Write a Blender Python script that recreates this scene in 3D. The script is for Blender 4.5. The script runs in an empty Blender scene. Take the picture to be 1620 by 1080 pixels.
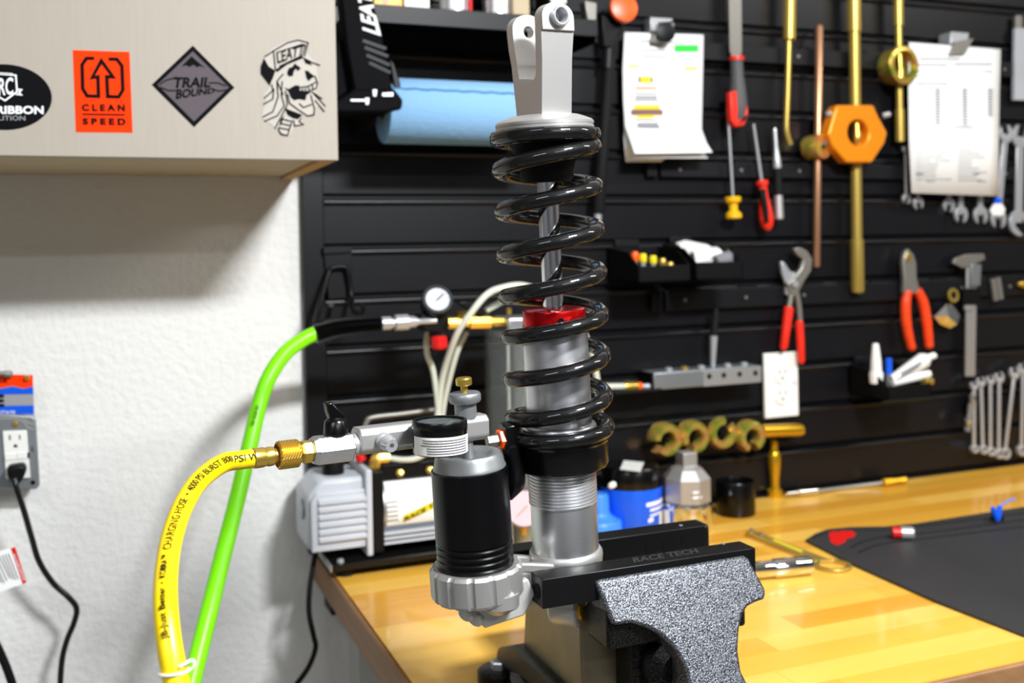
import bpy, bmesh, math, random
from mathutils import Vector as V, Matrix
random.seed(7)
C = bpy.context.scene.collection
S = bpy.context.scene

# ------------------------------------------------------------------ camera
F = 1618.0; TH = math.radians(21.6); RO = .02; CX, CY = 810.0, 396.0
CAM = V((0, -1.5, .435))
view = V((math.sin(TH), math.cos(TH), 0)); r0 = V((math.cos(TH), -math.sin(TH), 0)); u0 = V((0, 0, 1))
cright = r0*math.cos(RO) - u0*math.sin(RO); cup = u0*math.cos(RO) + r0*math.sin(RO)
cam = bpy.data.cameras.new('camera'); co = bpy.data.objects.new('camera', cam); C.objects.link(co)
m = Matrix((cright, cup, -view)).transposed().to_4x4(); m.translation = CAM; co.matrix_world = m
cam.sensor_width = 36; cam.lens = 36*F/1620; cam.shift_y = -(540-CY)/1620; cam.clip_start = .01
cam.dof.use_dof = True; cam.dof.focus_distance = .76; cam.dof.aperture_fstop = 6.4
S.camera = co

# ------------------------------------------------------------------ light, exposure
S.view_settings.view_transform = 'Standard'; S.view_settings.look = 'None'
S.view_settings.exposure = 0.6; S.view_settings.gamma = 1; S.view_settings.use_curve_mapping = False
w = bpy.data.worlds.new('world'); S.world = w; w.use_nodes = True
w.node_tree.nodes['Background'].inputs[0].default_value = (.8, .85, 1, 1)
w.node_tree.nodes['Background'].inputs[1].default_value = .3
def area(name, loc, aim, sx, sy, power, col):
    l = bpy.data.lights.new(name, 'AREA'); l.shape = 'RECTANGLE'; l.size = sx; l.size_y = sy
    l.energy = power; l.color = col
    o = bpy.data.objects.new(name, l); C.objects.link(o); o.location = loc
    o.rotation_euler = (V(aim)-V(loc)).to_track_quat('-Z', 'Y').to_euler(); return o
area('shop_lamp', (.72, -1.62, 1.30), (.6, -.9, 0), .34, .12, 34, (.93, .97, 1))
area('ceiling_lamp', (-1.1, -2.2, 1.561), (-1.1, -2.2, 0), 1.2, .16, 15, (.9, .95, 1))
area('ceiling_lamp', (2.3, -1.3, 1.52), (2.3, -1.3, 0), 1.2, .16, 17, (1, .98, .95))
area('ceiling_lamp', (.6, -3.2, 1.52), (.6, -3.2, 0), 1.2, .16, 16, (.9, .95, 1))

# ------------------------------------------------------------------ pixel to place helpers
def ray(px, py):
    return view + cright*((px-CX)/F) - cup*((py-CY)/F)
def W(px, py, Y=0.0):
    d = ray(px, py); return CAM + d*((Y-CAM.y)/d.y)
def B(px, py, Z=0.0):
    d = ray(px, py); return CAM + d*((Z-CAM.z)/d.z)
def onplane(px, py, p, n):
    d = ray(px, py); return CAM + d*((p-CAM).dot(n)/d.dot(n))
def pix(p):
    d = p-CAM; z = d.dot(view); return CX+F*d.dot(cright)/z, CY-F*d.dot(cup)/z
def mpp(p): return (V(p)-CAM).dot(view)/F

# ------------------------------------------------------------------ materials
def lin(c):
    return tuple((x/255/12.92 if x/255 <= .04045 else ((x/255+.055)/1.055)**2.4) for x in c)
def mat(name, rgb, rough=.5, metal=0., coat=0., noise=None, bump=None, aniso=None, spec=.5, trans=0., alpha=1., ior=1.45):
    mt = bpy.data.materials.new(name); mt.use_nodes = True
    nt = mt.node_tree; b = nt.nodes['Principled BSDF']; c = lin(rgb)
    b.inputs['Base Color'].default_value = (*c, 1); b.inputs['Roughness'].default_value = rough
    b.inputs['Metallic'].default_value = metal; b.inputs['Coat Weight'].default_value = coat
    b.inputs['Coat Roughness'].default_value = .06; b.inputs['Specular IOR Level'].default_value = spec
    b.inputs['Transmission Weight'].default_value = trans; b.inputs['Alpha'].default_value = alpha; b.inputs['IOR'].default_value = ior
    L = nt.links.new
    tc = nt.nodes.new('ShaderNodeTexCoord'); mp = nt.nodes.new('ShaderNodeMapping'); L(tc.outputs['Object'], mp.inputs[0])
    if noise:       # (scale, amount, stretch)
        sc, am, st = noise
        mp.inputs['Scale'].default_value = st
        n = nt.nodes.new('ShaderNodeTexNoise'); n.inputs['Scale'].default_value = sc; n.inputs['Detail'].default_value = 4
        L(mp.outputs[0], n.inputs['Vector'])
        mx = nt.nodes.new('ShaderNodeMix'); mx.data_type = 'RGBA'
        mx.inputs[6].default_value = (*[x*(1-am) for x in c], 1); mx.inputs[7].default_value = (*[min(1, x*(1+am)) for x in c], 1)
        L(n.outputs['Fac'], mx.inputs[0]); L(mx.outputs[2], b.inputs['Base Color'])
    if bump:        # (scale, strength, distance)
        n2 = nt.nodes.new('ShaderNodeTexNoise'); n2.inputs['Scale'].default_value = bump[0]; n2.inputs['Detail'].default_value = 3
        L(tc.outputs['Object'], n2.inputs['Vector'])
        bp = nt.nodes.new('ShaderNodeBump'); bp.inputs['Strength'].default_value = bump[1]; bp.inputs['Distance'].default_value = bump[2]
        L(n2.outputs['Fac'], bp.inputs['Height']); L(bp.outputs[0], b.inputs['Normal'])
    return mt
one = (1, 1, 1)
M = {}
M['wall'] = mat('wall_paint', (228, 226, 222), .85, bump=(95, .55, .004), noise=(3, .02, one))
M['ceiling'] = mat('ceiling_paint', (225, 225, 225), .9)
M['floor'] = mat('floor_concrete', (120, 118, 114), .6, noise=(4, .15, one))
M['room'] = mat('room_paint', (128, 128, 130), .9)
M['cab'] = mat('linen_laminate', (166, 156, 143), .55, noise=(220, .06, (1, 1, .08)))
M['cab_raw'] = mat('raw_board', (196, 150, 84), .7, noise=(60, .15, one))
M['cab_under'] = mat('cabinet_underside', (190, 172, 140), .7)
M['slat'] = mat('black_slat', (15, 15, 18), .34, spec=.4, noise=(30, .15, (.2, 1, 1)), bump=(300, .1, .0005))
M['rail'] = mat('black_rail', (16, 16, 19), .45, spec=.3)
M['blk'] = mat('black_plastic', (11, 11, 12), .42, spec=.25)
M['blkmat'] = mat('black_rubber', (16, 16, 17), .7, spec=.25)
M['blkgloss'] = mat('black_gloss_coat', (5, 5, 6), .5, coat=.9, spec=.15)
M['anod'] = mat('black_anodised', (5, 5, 6), .24, spec=.42)
M['webbing'] = mat('black_webbing', (5, 5, 7), .7, spec=.1)
M['stamp'] = mat('stamped_letters', (44, 44, 46), .5)
M['bar'] = mat('black_hard_anodised', (9, 9, 10), .38, spec=.35, noise=(90, .3, (.1, 1, 1)))
M['alu'] = mat('machined_aluminium', (216, 216, 218), .33, .95, noise=(60, .05, (1, 1, 8)))
M['satin'] = mat('satin_aluminium', (190, 188, 185), .42, .75)
M['cast'] = mat('cast_silver_paint', (205, 204, 198), .45, .45, bump=(500, .1, .0005))
M['greycap'] = mat('grey_anodised', (140, 142, 143), .38, .6)
M['chrome'] = mat('chrome', (225, 226, 228), .06, 1.0)
M['steel'] = mat('tool_steel', (196, 197, 200), .32, .6)
M['dsteel'] = mat('dull_steel', (142, 138, 130), .4, .6)
M['galv'] = mat('galvanised_steel', (158, 162, 166), .42, .8, noise=(18, .15, one))
M['brass'] = mat('brass', (224, 186, 88), .3, .9)
M['gold'] = mat('gold_anodised', (214, 168, 36), .3, .8)
M['goldrod'] = mat('gold_rod', (196, 168, 84), .34, .7)
M['copper'] = mat('copper_rod', (196, 146, 112), .34, .8)
M['zinc'] = mat('yellow_zinc', (206, 170, 74), .24, .65)
def zinc_mix(mt):
    nt = mt.node_tree; b = nt.nodes['Principled BSDF']; L = nt.links.new
    tc = nt.nodes.new('ShaderNodeTexCoord'); n = nt.nodes.new('ShaderNodeTexNoise'); n.inputs['Scale'].default_value = 45
    L(tc.outputs['Object'], n.inputs['Vector']); r = nt.nodes.new('ShaderNodeValToRGB')
    e = r.color_ramp.elements; e[0].position = .36; e[0].color = (*lin((226, 150, 96)), 1); e[1].position = .64; e[1].color = (*lin((150, 170, 60)), 1)
    k = r.color_ramp.elements.new(.5); k.color = (*lin((222, 188, 86)), 1)
    L(n.outputs['Fac'], r.inputs[0]); L(r.outputs[0], b.inputs['Base Color'])
zinc_mix(M['zinc'])
M['orange'] = mat('orange_anodised', (240, 140, 16), .35, .25)
M['orgplastic'] = mat('orange_plastic', (255, 92, 10), .35)
M['redgrip'] = mat('red_grip', (232, 44, 26), .4)
M['orggrip'] = mat('orange_red_grip', (240, 70, 24), .35)
M['redanod'] = mat('red_anodised', (196, 14, 16), .24, .75)
M['red'] = mat('red_plastic', (214, 22, 20), .4)
M['greygrip'] = mat('grey_grip', (78, 78, 78), .6)
M['green'] = mat('green_hose', (132, 240, 2), .35)
M['yellow'] = mat('yellow_hose', (250, 214, 8), .32)
M['yelplastic'] = mat('yellow_plastic', (236, 178, 12), .4)
M['tube'] = mat('milky_tube', (228, 229, 212), .3, trans=.2)
M['white'] = mat('white_plastic', (236, 234, 228), .4)
M['paper'] = mat('white_paper', (244, 243, 240), .8)
M['print'] = mat('grey_print', (132, 130, 136), .8)
M['printdark'] = mat('dark_print', (96, 92, 98), .8)
M['skull'] = mat('beige_vinyl', (186, 178, 168), .7, spec=.15)
M['ink'] = mat('black_ink', (8, 8, 10), .7, spec=.1)
M['inkhose'] = mat('hose_print', (52, 46, 8), .7, spec=.1)
M['inkwhite'] = mat('white_ink', (238, 238, 236), .6)
M['stkorange'] = mat('orange_sticker', (255, 58, 2), .7, spec=.1)
M['stkgrey'] = mat('grey_sticker', (92, 84, 88), .7, spec=.15)
M['inkgrey'] = mat('grey_ink', (150, 150, 152), .6)
M['bluetowel'] = mat('blue_paper_towel', (128, 172, 212), .9, bump=(160, .4, .002))
M['bluedark'] = mat('towel_edge', (60, 110, 150), .9)
M['blue'] = mat('blue_plastic', (16, 88, 220), .32)
M['bluelt'] = mat('light_blue_plastic', (60, 130, 240), .4)
M['brightgreen'] = mat('green_print', (40, 240, 60), .7)
M['yprint'] = mat('yellow_print', (228, 206, 20), .7)
M['oprint'] = mat('orange_print', (206, 136, 40), .7)
M['mat'] = mat('rubber_mat', (46, 45, 46), .55, noise=(7, .35, one))
M['glass'] = mat('clear_acrylic', (230, 236, 236), .04, trans=.95, ior=1.2)
M['pump'] = mat('grey_pump_paint', (192, 195, 202), .42, bump=(400, .08, .0005))
M['pinkdial'] = mat('pink_dial', (236, 196, 206), .5)
M['dial'] = mat('white_dial', (206, 210, 218), .6, spec=.2)
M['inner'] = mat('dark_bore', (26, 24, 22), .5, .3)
M['clear'] = mat('clear_plastic_sheet', (205, 208, 212), .25, trans=.35)
M['edge'] = mat('worktop_end_grain', (138, 100, 66), .55, noise=(40, .35, (1, .1, 3)))
M['leg'] = mat('bench_leg_paint', (168, 168, 164), .5)
def hammer(name, lo, hi, sc):
    mt = mat(name, (60, 60, 62), .34, .75); nt = mt.node_tree; b = nt.nodes['Principled BSDF']; L = nt.links.new
    tc = nt.nodes.new('ShaderNodeTexCoord'); n = nt.nodes.new('ShaderNodeTexNoise'); n.inputs['Scale'].default_value = sc; n.inputs['Detail'].default_value = 2
    L(tc.outputs['Object'], n.inputs['Vector']); r = nt.nodes.new('ShaderNodeValToRGB')
    r.color_ramp.elements[0].position = .42; r.color_ramp.elements[0].color = (*lin(lo), 1)
    r.color_ramp.elements[1].position = .6; r.color_ramp.elements[1].color = (*lin(hi), 1)
    L(n.outputs['Fac'], r.inputs[0]); L(r.outputs[0], b.inputs['Base Color'])
    bp = nt.nodes.new('ShaderNodeBump'); bp.inputs['Strength'].default_value = .45; bp.inputs['Distance'].default_value = .001
    L(n.outputs['Fac'], bp.inputs['Height']); L(bp.outputs[0], b.inputs['Normal'])
    return mt
M['hammer'] = hammer('hammertone_enamel', (44, 45, 49), (138, 140, 146), 900)
M['hammerdark'] = hammer('dark_hammertone', (14, 14, 15), (50, 49, 47), 700)
M['vbody'] = mat('vise_bare_casting', (132, 122, 98), .38, .7, noise=(26, .3, one), bump=(200, .2, .001))
WOOD = []
for k, c in enumerate([(234, 176, 66), (228, 168, 58), (238, 184, 76), (222, 158, 50), (240, 188, 84)]):
    WOOD.append(mat('maple_stave_%d' % k, c, .28, noise=(26, .16, (.12, 1, 1)), coat=.35))

# ------------------------------------------------------------------ mesh builder
def basis(ax):
    ax = V(ax).normalized(); a = V((0, 0, 1)) if abs(ax.z) < .9 else V((1, 0, 0))
    u = ax.cross(a).normalized(); return ax, u, ax.cross(u)
class MB:
    def __init__(s): s.v = []; s.f = []
    def add(s, vs, fs):
        n = len(s.v); s.v += [V(p) for p in vs]; s.f += [tuple(i+n for i in f) for f in fs]; return s
    def box(s, lo, hi):
        (a, b, c), (d, e, f) = lo, hi
        return s.add([(a,b,c),(d,b,c),(d,e,c),(a,e,c),(a,b,f),(d,b,f),(d,e,f),(a,e,f)],
                     [(0,3,2,1),(4,5,6,7),(0,1,5,4),(1,2,6,5),(2,3,7,6),(3,0,4,7)])
    def obox(s, c, u, v, w_):       # oriented box from centre and half vectors
        c, u, v, w_ = V(c), V(u), V(v), V(w_)
        return s.add([c-u-v-w_, c+u-v-w_, c+u+v-w_, c-u+v-w_, c-u-v+w_, c+u-v+w_, c+u+v+w_, c-u+v+w_],
                     [(0,3,2,1),(4,5,6,7),(0,1,5,4),(1,2,6,5),(2,3,7,6),(3,0,4,7)])
    def prism(s, pts, vec):
        n = len(pts); vec = V(vec); pts = [V(p) for p in pts]
        return s.add(pts+[p+vec for p in pts], [tuple(range(n)), tuple(range(2*n-1, n-1, -1))]+[(i, (i+1) % n, n+(i+1) % n, n+i) for i in range(n)])
    def ringprism(s, outer, inner, vec):
        n = len(outer); vec = V(vec); o = [V(p) for p in outer]; i_ = [V(p) for p in inner]
        fs = []
        for k in range(n):
            j = (k+1) % n
            fs += [(k, j, n+j, n+k), (2*n+k, 3*n+k, 3*n+j, 2*n+j), (k, 2*n+k, 2*n+j, j), (n+k, n+j, 3*n+j, 3*n+k)]
        return s.add(o+i_+[p+vec for p in o]+[p+vec for p in i_], fs)
    def lathe(s, prof, org, ax, n=40, a0=0., a1=None, close=False):
        ax, u, v = basis(ax); org = V(org); full = a1 is None; a1 = 2*math.pi if full else a1
        m_ = n if full else n+1; vs = []
        for r, h in prof:
            for k in range(m_):
                t = a0+(a1-a0)*k/n; vs.append(org+ax*h+(u*math.cos(t)+v*math.sin(t))*r)
        fs = []; P = len(prof)
        for i in range(P-1 if not close else P):
            j2 = (i+1) % P
            for k in range(n):
                k2 = (k+1) % m_; fs.append((i*m_+k, i*m_+k2, j2*m_+k2, j2*m_+k))
        if not close:
            if full:
                if prof[0][0] > 1e-6: fs.append(tuple(range(m_)))
                if prof[-1][0] > 1e-6: fs.append(tuple((P-1)*m_+k for k in range(m_)))
        elif not full:
            fs.append(tuple(i*m_ for i in range(P))); fs.append(tuple(i*m_+m_-1 for i in range(P)))
        return s.add(vs, fs)
    def rod(s, pts, radii, n=20):   # straight solid of revolution through points on a line
        pts = [V(p) for p in pts]; d = (pts[-1]-pts[0]).normalized()
        return s.lathe([(r, (p-pts[0]).dot(d)) for p, r in zip(pts, radii)], pts[0], d, n)
    def tube(s, pts, r, n=12, caps=True):
        pts = [V(p) for p in pts]; N = len(pts); rr = r if isinstance(r, (list, tuple)) else [r]*N
        T = [(pts[min(i+1, N-1)]-pts[max(i-1, 0)]).normalized() for i in range(N)]
        _, u, _ = basis(T[0]); vs = []
        for i in range(N):
            u = (u-T[i]*u.dot(T[i])).normalized(); v = T[i].cross(u)
            for k in range(n):
                t = 2*math.pi*k/n; vs.append(pts[i]+(u*math.cos(t)+v*math.sin(t))*rr[i])
        fs = [(i*n+k, i*n+(k+1) % n, (i+1)*n+(k+1) % n, (i+1)*n+k) for i in range(N-1) for k in range(n)]
        if caps: fs += [tuple(range(n)), tuple((N-1)*n+k for k in range(n))]
        return s.add(vs, fs)
    def grid(s, rows):
        n = len(rows[0]); vs = [p for r in rows for p in r]
        return s.add(vs, [(i*n+k, i*n+k+1, (i+1)*n+k+1, (i+1)*n+k) for i in range(len(rows)-1) for k in range(n-1)])
def spline(pts, n=10):
    pts = [V(p) for p in pts]; out = []
    P = [pts[0]*2-pts[1]]+pts+[pts[-1]*2-pts[-2]]
    for i in range(1, len(P)-2):
        a, b, c, d = P[i-1:i+3]
        for k in range(n):
            t = k/n; out.append(.5*((2*b)+(c-a)*t+(2*a-5*b+4*c-d)*t*t+(3*b-a-3*c+d)*t**3))
    return out+[pts[-1]]
OG = {}
def mesh_obj(name, mb, mt, org, smooth=35, bevel=0, solid=0, subs=0):
    me = bpy.data.meshes.new(name); me.from_pydata([p-org for p in mb.v], [], mb.f)
    b = bmesh.new(); b.from_mesh(me); bmesh.ops.remove_doubles(b, verts=b.verts, dist=1e-6)
    bmesh.ops.recalc_face_normals(b, faces=b.faces); b.to_mesh(me); b.free()
    if smooth:
        me.shade_smooth(); me.set_sharp_from_angle(angle=math.radians(smooth))
    me.materials.append(mt); o = bpy.data.objects.new(name, me); C.objects.link(o)
    if solid:
        k = o.modifiers.new('thickness', 'SOLIDIFY'); k.thickness = solid; k.offset = 0
    if bevel:
        k = o.modifiers.new('bevel', 'BEVEL'); k.width = bevel; k.segments = 2; k.limit_method = 'ANGLE'; k.angle_limit = math.radians(40)
    return o
def thing(name, label, cat, base, group=None):
    o = bpy.data.objects.new(name, None); C.objects.link(o); o.empty_display_size = .02
    o.location = V(base); OG[o] = V(base); o['label'] = label; o['category'] = cat
    if group: o['group'] = group
    return o
def part(name, mb, mt, parent, label=None, **k):
    if isinstance(mt, str): mt = M[mt]
    o = mesh_obj(name, mb, mt, OG[parent], **k); o.parent = parent; OG[o] = OG[parent]
    if label: o['label'] = label
    return o
def single(name, mb, mt, label, cat, group=None, **k):
    if isinstance(mt, str): mt = M[mt]
    xs = [p.x for p in mb.v]; ys = [p.y for p in mb.v]; zs = [p.z for p in mb.v]
    base = V(((min(xs)+max(xs))/2, (min(ys)+max(ys))/2, min(zs)))
    o = mesh_obj(name, mb, mt, base, **k); o.location = base; OG[o] = base; o['label'] = label; o['category'] = cat
    if group: o['group'] = group
    return o
def struct(name, mb, mt, **k):
    o = mesh_obj(name, mb, M[mt], V((0, 0, 0)), **k); o['kind'] = 'structure'; OG[o] = V((0, 0, 0)); return o
def text_mb(s, bold=0., shear=0., spacing=1., xs=1.):
    cu = bpy.data.curves.new('t', 'FONT'); cu.body = s; cu.size = 1; cu.offset = bold; cu.shear = shear; cu.space_character = spacing; cu.resolution_u = 3
    ob = bpy.data.objects.new('t', cu); C.objects.link(ob)
    dg = bpy.context.evaluated_depsgraph_get(); me = bpy.data.meshes.new_from_object(ob.evaluated_get(dg))
    vs = [(p.co.x, p.co.y) for p in me.vertices]; fs = [tuple(f.vertices) for f in me.polygons]
    bpy.data.objects.remove(ob); bpy.data.curves.remove(cu); bpy.data.meshes.remove(me)
    x0 = min(p[0] for p in vs); x1 = max(p[0] for p in vs); y0 = min(p[1] for p in vs); y1 = max(p[1] for p in vs)
    return [((x-x0)/(x1-x0), (y-y0)/(y1-y0)) for x, y in vs], fs, (x1-x0)/(y1-y0)
def text(name, s, mt, parent, fn, **k):     # fn maps unit-box text coordinates to world
    vs, fs, _ = text_mb(s, **k); mb = MB(); mb.add([fn(x, y) for x, y in vs], fs)
    return part(name, mb, mt, parent, smooth=0)
def quad_fn(a, b, c, d):    # bottom-left, bottom-right, top-right, top-left
    a, b, c, d = V(a), V(b), V(c), V(d)
    return lambda x, y: (a*(1-x)+b*x)*(1-y)+(d*(1-x)+c*x)*y
def pq(pts, Y): return quad_fn(*[W(x, y, Y) for x, y in pts])
def circ(c, u, v, r, n=32, a0=0., a1=2*math.pi):
    return [V(c)+V(u)*(r*math.cos(a0+(a1-a0)*k/n))+V(v)*(r*math.sin(a0+(a1-a0)*k/n)) for k in range(n)]
EX, EY, EZ = V((1, 0, 0)), V((0, 1, 0)), V((0, 0, 1))
def wprism(pts, Y, depth): return MB().prism([W(x, y, Y) for x, y in pts], (0, depth, 0))
def wrod(pts, Y, n=20):     # [(px,py,rpx)]
    P = [W(x, y, Y) for x, y, _ in pts]; return MB().rod(P, [r*mpp(p) for p, (_, _, r) in zip(P, pts)], n)
def wtube(pts, Y, r, n=12, k=8):
    P = [W(p[0], p[1], p[2] if len(p) > 2 else Y) for p in pts]; return MB().tube(spline(P, k), r*mpp(P[len(P)//2]), n)

# ------------------------------------------------------------------ setting
X0, X1, Y0, ZF, ZC = -2.0, 3.4, -4.0, -.92, 1.58
struct('wall_back', MB().box((X0, 0, ZF), (X1, .1, ZC)), 'wall')
struct('wall_left', MB().box((X0-.1, Y0, ZF), (X0, .1, ZC)), 'room')
struct('wall_right', MB().box((X1, Y0, ZF), (X1+.1, .1, ZC)), 'room')
struct('wall_front', MB().box((X0-.1, Y0-.1, ZF), (X1+.1, Y0, ZC)), 'room')
struct('floor', MB().box((X0-.1, Y0-.1, ZF-.1), (X1+.1, .1, ZF)), 'floor')
struct('ceiling', MB().box((X0-.1, Y0-.1, ZC), (X1+.1, .1, ZC+.1)), 'ceiling')

# slatwall
PITCH = .0733; ZL = .149; XS = .264
t = thing('slat_wall', 'black slatted wall panelling covering the wall behind the bench', 'slatwall', (1.3, 0, 0))
backb = MB().box((XS, -.003, .001), (2.7, 0, 1.05)); part('backing', backb, 'blk', t)
part('edge_trim', MB().box((XS, -.015, .001), (XS+.03, -.003, 1.05)), 'slat', t, bevel=.001)
for k in range(-2, 12):
    zt = ZL+PITCH*k; zb = max(zt-.066, .003)
    pr = [(-.003, zb), (-.011, zb+.001), (-.0112, zt-.0105)]+[(-.0118-.0042*math.cos(a), zt-.0048+.0042*math.sin(a)) for a in [math.radians(-55+k*18) for k in range(9)]]+[(-.008, zt), (-.003, zt)]
    part('slat', MB().prism([V((XS+.031, y, z)) for y, z in pr], (2.4, 0, 0)), 'slat', t, smooth=32)

# workbench: staves of the worktop, apron, legs
bench = thing('workbench', 'maple butcher block workbench below the black slatwall', 'workbench', (1.3, -.35, ZF))
YF = -.706; BX1 = 2.7; TH_ = .04; nrow = 17; rw = (-YF-.004)/nrow
for r in range(nrow):
    x = .279; y0 = YF+r*rw
    while x < BX1-.01:
        ln = random.uniform(.22, .75); x2 = x+ln
        if x2 > BX1-.12: x2 = BX1
        part('stave', MB().box((x, y0+.0002, -TH_), (x2-.0003, y0+rw-.0002, 0)), random.choice(WOOD), bench, smooth=0)
        x = x2
part('end_board', MB().box((.2705, YF, -TH_), (.2788, -.004, -.0003)), 'edge', bench, label='brown rounded left end of the worktop', bevel=.004)
part('front_lipping', MB().box((.2705, YF-.006, -TH_), (BX1, YF, -.0004)), 'edge', bench, bevel=.002)
for lx in (.34, 2.55):
    for ly in (-.62, -.09):
        part('leg', MB().box((lx-.03, ly-.03, ZF), (lx+.03, ly+.03, -TH_)), 'leg', bench)
part('apron', MB().box((.36, -.64, -.14), (2.55, -.61, -TH_)), 'leg', bench)
part('bracket', MB().box((.285, -.06, -.075), (.31, -.01, -TH_)), 'blk', bench)

# ------------------------------------------------------------------ wall cabinet and stickers
CYF = -.31; CXR = .2545; CZ = .5445
cab = thing('wall_cabinet', 'beige wall cabinet with four stickers on its front', 'cabinet', (-.5, 0, CZ))
part('body', MB().box((-1.3, CYF+.019, CZ+.014), (CXR-.001, -.001, 1.4)), 'cab', cab)
part('bottom_panel', MB().box((-1.3, CYF+.019, CZ+.004), (CXR-.02, -.001, CZ+.0135)), 'cab_under', cab)
part('side_edge', MB().box((CXR-.019, CYF+.019, CZ), (CXR-.001, -.001, CZ+.0135)), 'cab_raw', cab, label='raw yellow bottom edge of the cabinet side')
part('door', MB().box((-1.3, CYF, CZ), (CXR, CYF+.018, 1.4)), 'cab', cab, bevel=.0012)
YS = CYF-.0004
def cprism(pts, off=0., d=.0004): return MB().prism([W(x, y, YS-off) for x, y in pts], (0, d, 0))
def strokes(lines, w_, Y):      # flat ribbons along pixel polylines
    mb = MB()
    for ln in lines:
        P = [W(x, y, Y) for x, y in ln]; L_, R_ = [], []
        for i, p in enumerate(P):
            a = (P[min(i+1, len(P)-1)]-P[i]); b = (P[i]-P[max(i-1, 0)])
            if a.length < 1e-9: a = b
            if b.length < 1e-9: b = a
            a = a.normalized(); b = b.normalized(); d = (a+b).normalized(); n = V((-d.z, 0, d.x))
            q = w_*mpp(p)/2/max(.5, d.dot(a)); e = d*0
            L_.append(p+n*q); R_.append(p-n*q)
        for i in range(len(P)-1): mb.add([L_[i], L_[i+1], R_[i+1], R_[i]], [(0, 1, 2, 3)])
    return mb
# oval sticker
ov = [(6+76*math.cos(a)*1.0, 153.5+52*math.sin(a)+.02*76*math.cos(a)) for a in [2*math.pi*k/64 for k in range(64)]]
s1 = part('sticker', cprism(ov), 'ink', cab, label='black oval sticker with white lettering', smooth=0)
text('lettering', 'RRC', 'inkwhite', s1, pq([(-14, 152), (21, 150), (21, 122), (-14, 124)], YS-.0006), bold=.02)
text('lettering', 'BLUE RIBBON', 'inkwhite', s1, pq([(-62, 180), (69, 180.5), (69, 167.5), (-62, 167)], YS-.0006), bold=.035)
text('lettering', 'COALITION', 'inkgrey', s1, pq([(-34, 190.5), (40, 190.5), (40, 183), (-34, 183)], YS-.0006), bold=.005)
part('emblem', strokes([[(-16, 116), (25, 119), (27, 145), (8, 159), (-14, 146)], [(-14, 115), (20, 117)], [(27, 141), (34, 142), (30, 146), (34, 150), (25, 149)]], 2.4, YS-.0006), 'inkwhite', s1, smooth=0)
# orange rectangle
s2 = part('sticker', cprism([(115, 79), (205, 82), (210, 210), (120, 209)]), 'stkorange', cab, label='orange rectangular sticker with a black arrow emblem', smooth=0)
part('emblem', strokes([[(149, 92), (137, 92), (130, 102), (131, 140), (138, 151.5), (156, 152.3), (155, 121), (146, 122.5), (160.5, 96), (179, 121.5), (169, 121), (170.5, 152.5), (188, 153), (194.5, 142), (193, 104), (185, 93.5), (172, 93.2)]], 5.2, YS-.0006), 'ink', s2, smooth=0)
text('lettering', 'C L E A N', 'ink', s2, pq([(129.5, 175.5), (198, 176), (197.5, 165), (129, 164.5)], YS-.0006), bold=.05)
text('lettering', 'S P E E D', 'ink', s2, pq([(131, 197), (199, 198), (198.7, 187), (130.5, 186.5)], YS-.0006), bold=.05)
part('rule', strokes([[(130.5, 180.5), (197.5, 181.5)]], 2.2, YS-.0006), 'ink', s2, smooth=0)
# diamond
s3 = part('sticker', cprism([(305, 72), (371, 138.5), (307, 201), (240, 134)]), 'ink', cab, label='grey diamond sticker with a black border and hand lettering', smooth=0)
part('field', cprism([(305, 81), (362, 138), (307, 192), (249, 134)], .0004, .0002), 'stkgrey', s3, smooth=0)
part('mountain', cprism([(287, 105), (303, 89), (312, 97), (324, 107), (316, 104), (312, 106.5), (306, 102), (300, 106), (295, 103)], .0008, .0002), 'ink', s3, smooth=0)
text('lettering', 'TRAIL', 'ink', s3, pq([(275, 139), (333, 138), (333, 122), (275, 122)], YS-.001), bold=.03, shear=.15)
text('lettering', 'BOUND', 'ink', s3, pq([(278, 157), (340, 147), (340, 139), (278, 141)], YS-.001), bold=.03, shear=.15)
part('flourish', strokes([[(252, 134), (262, 127), (280, 122)], [(330, 131), (345, 131), (358, 136)], [(254, 138), (266, 143), (280, 143)], [(335, 141), (347, 144), (358, 142)]], 1.8, YS-.001), 'ink', s3, smooth=0)
# skull sticker
s4 = part('sticker', cprism([(413, 100), (419, 88), (432, 76), (452, 66), (472, 62), (487, 66), (485, 84), (500, 100), (502, 120), (503, 138), (498, 147), (514, 170), (498, 168), (496, 180), (482, 184), (474, 182), (481, 198), (466, 200), (457, 215), (440, 208), (433, 200), (414, 186), (420, 160), (418, 150), (428, 136), (426, 132), (413, 118)]), 'skull', cab, label='black and white line drawn sticker of a bearded skull in a cap', smooth=0)
K = lambda pts: [(400+x/6, 50+y/6) for x, y in pts]
blk = MB()
for pl in ([(330, 370), (345, 345), (375, 335), (400, 300), (420, 320), (440, 330), (455, 350), (425, 375), (410, 350), (390, 375), (380, 420), (345, 425), (325, 400)],
           [(495, 370), (520, 370), (555, 400), (590, 425), (560, 440), (530, 470), (510, 440)],
           [(300, 530), (340, 545), (400, 510), (440, 510), (450, 570), (560, 575), (510, 600), (500, 650), (440, 640), (390, 650), (360, 620), (340, 570)],
           [(105, 250), (75, 330), (75, 400), (160, 510), (195, 430), (215, 370), (150, 330)],
           [(300, 720), (340, 740), (420, 770), (470, 790), (430, 830), (380, 820), (330, 790)],
           [(250, 900), (265, 830), (300, 790), (270, 880)],
           [(480, 250), (540, 275), (560, 320), (500, 300)],
           [(215, 360), (330, 290), (470, 235), (480, 250), (330, 310), (230, 385)]):
    blk.prism([W(x, y, YS-.0006) for x, y in K(pl)], (0, .0002, 0))
part('drawing', blk, 'ink', s4, smooth=0)
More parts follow.
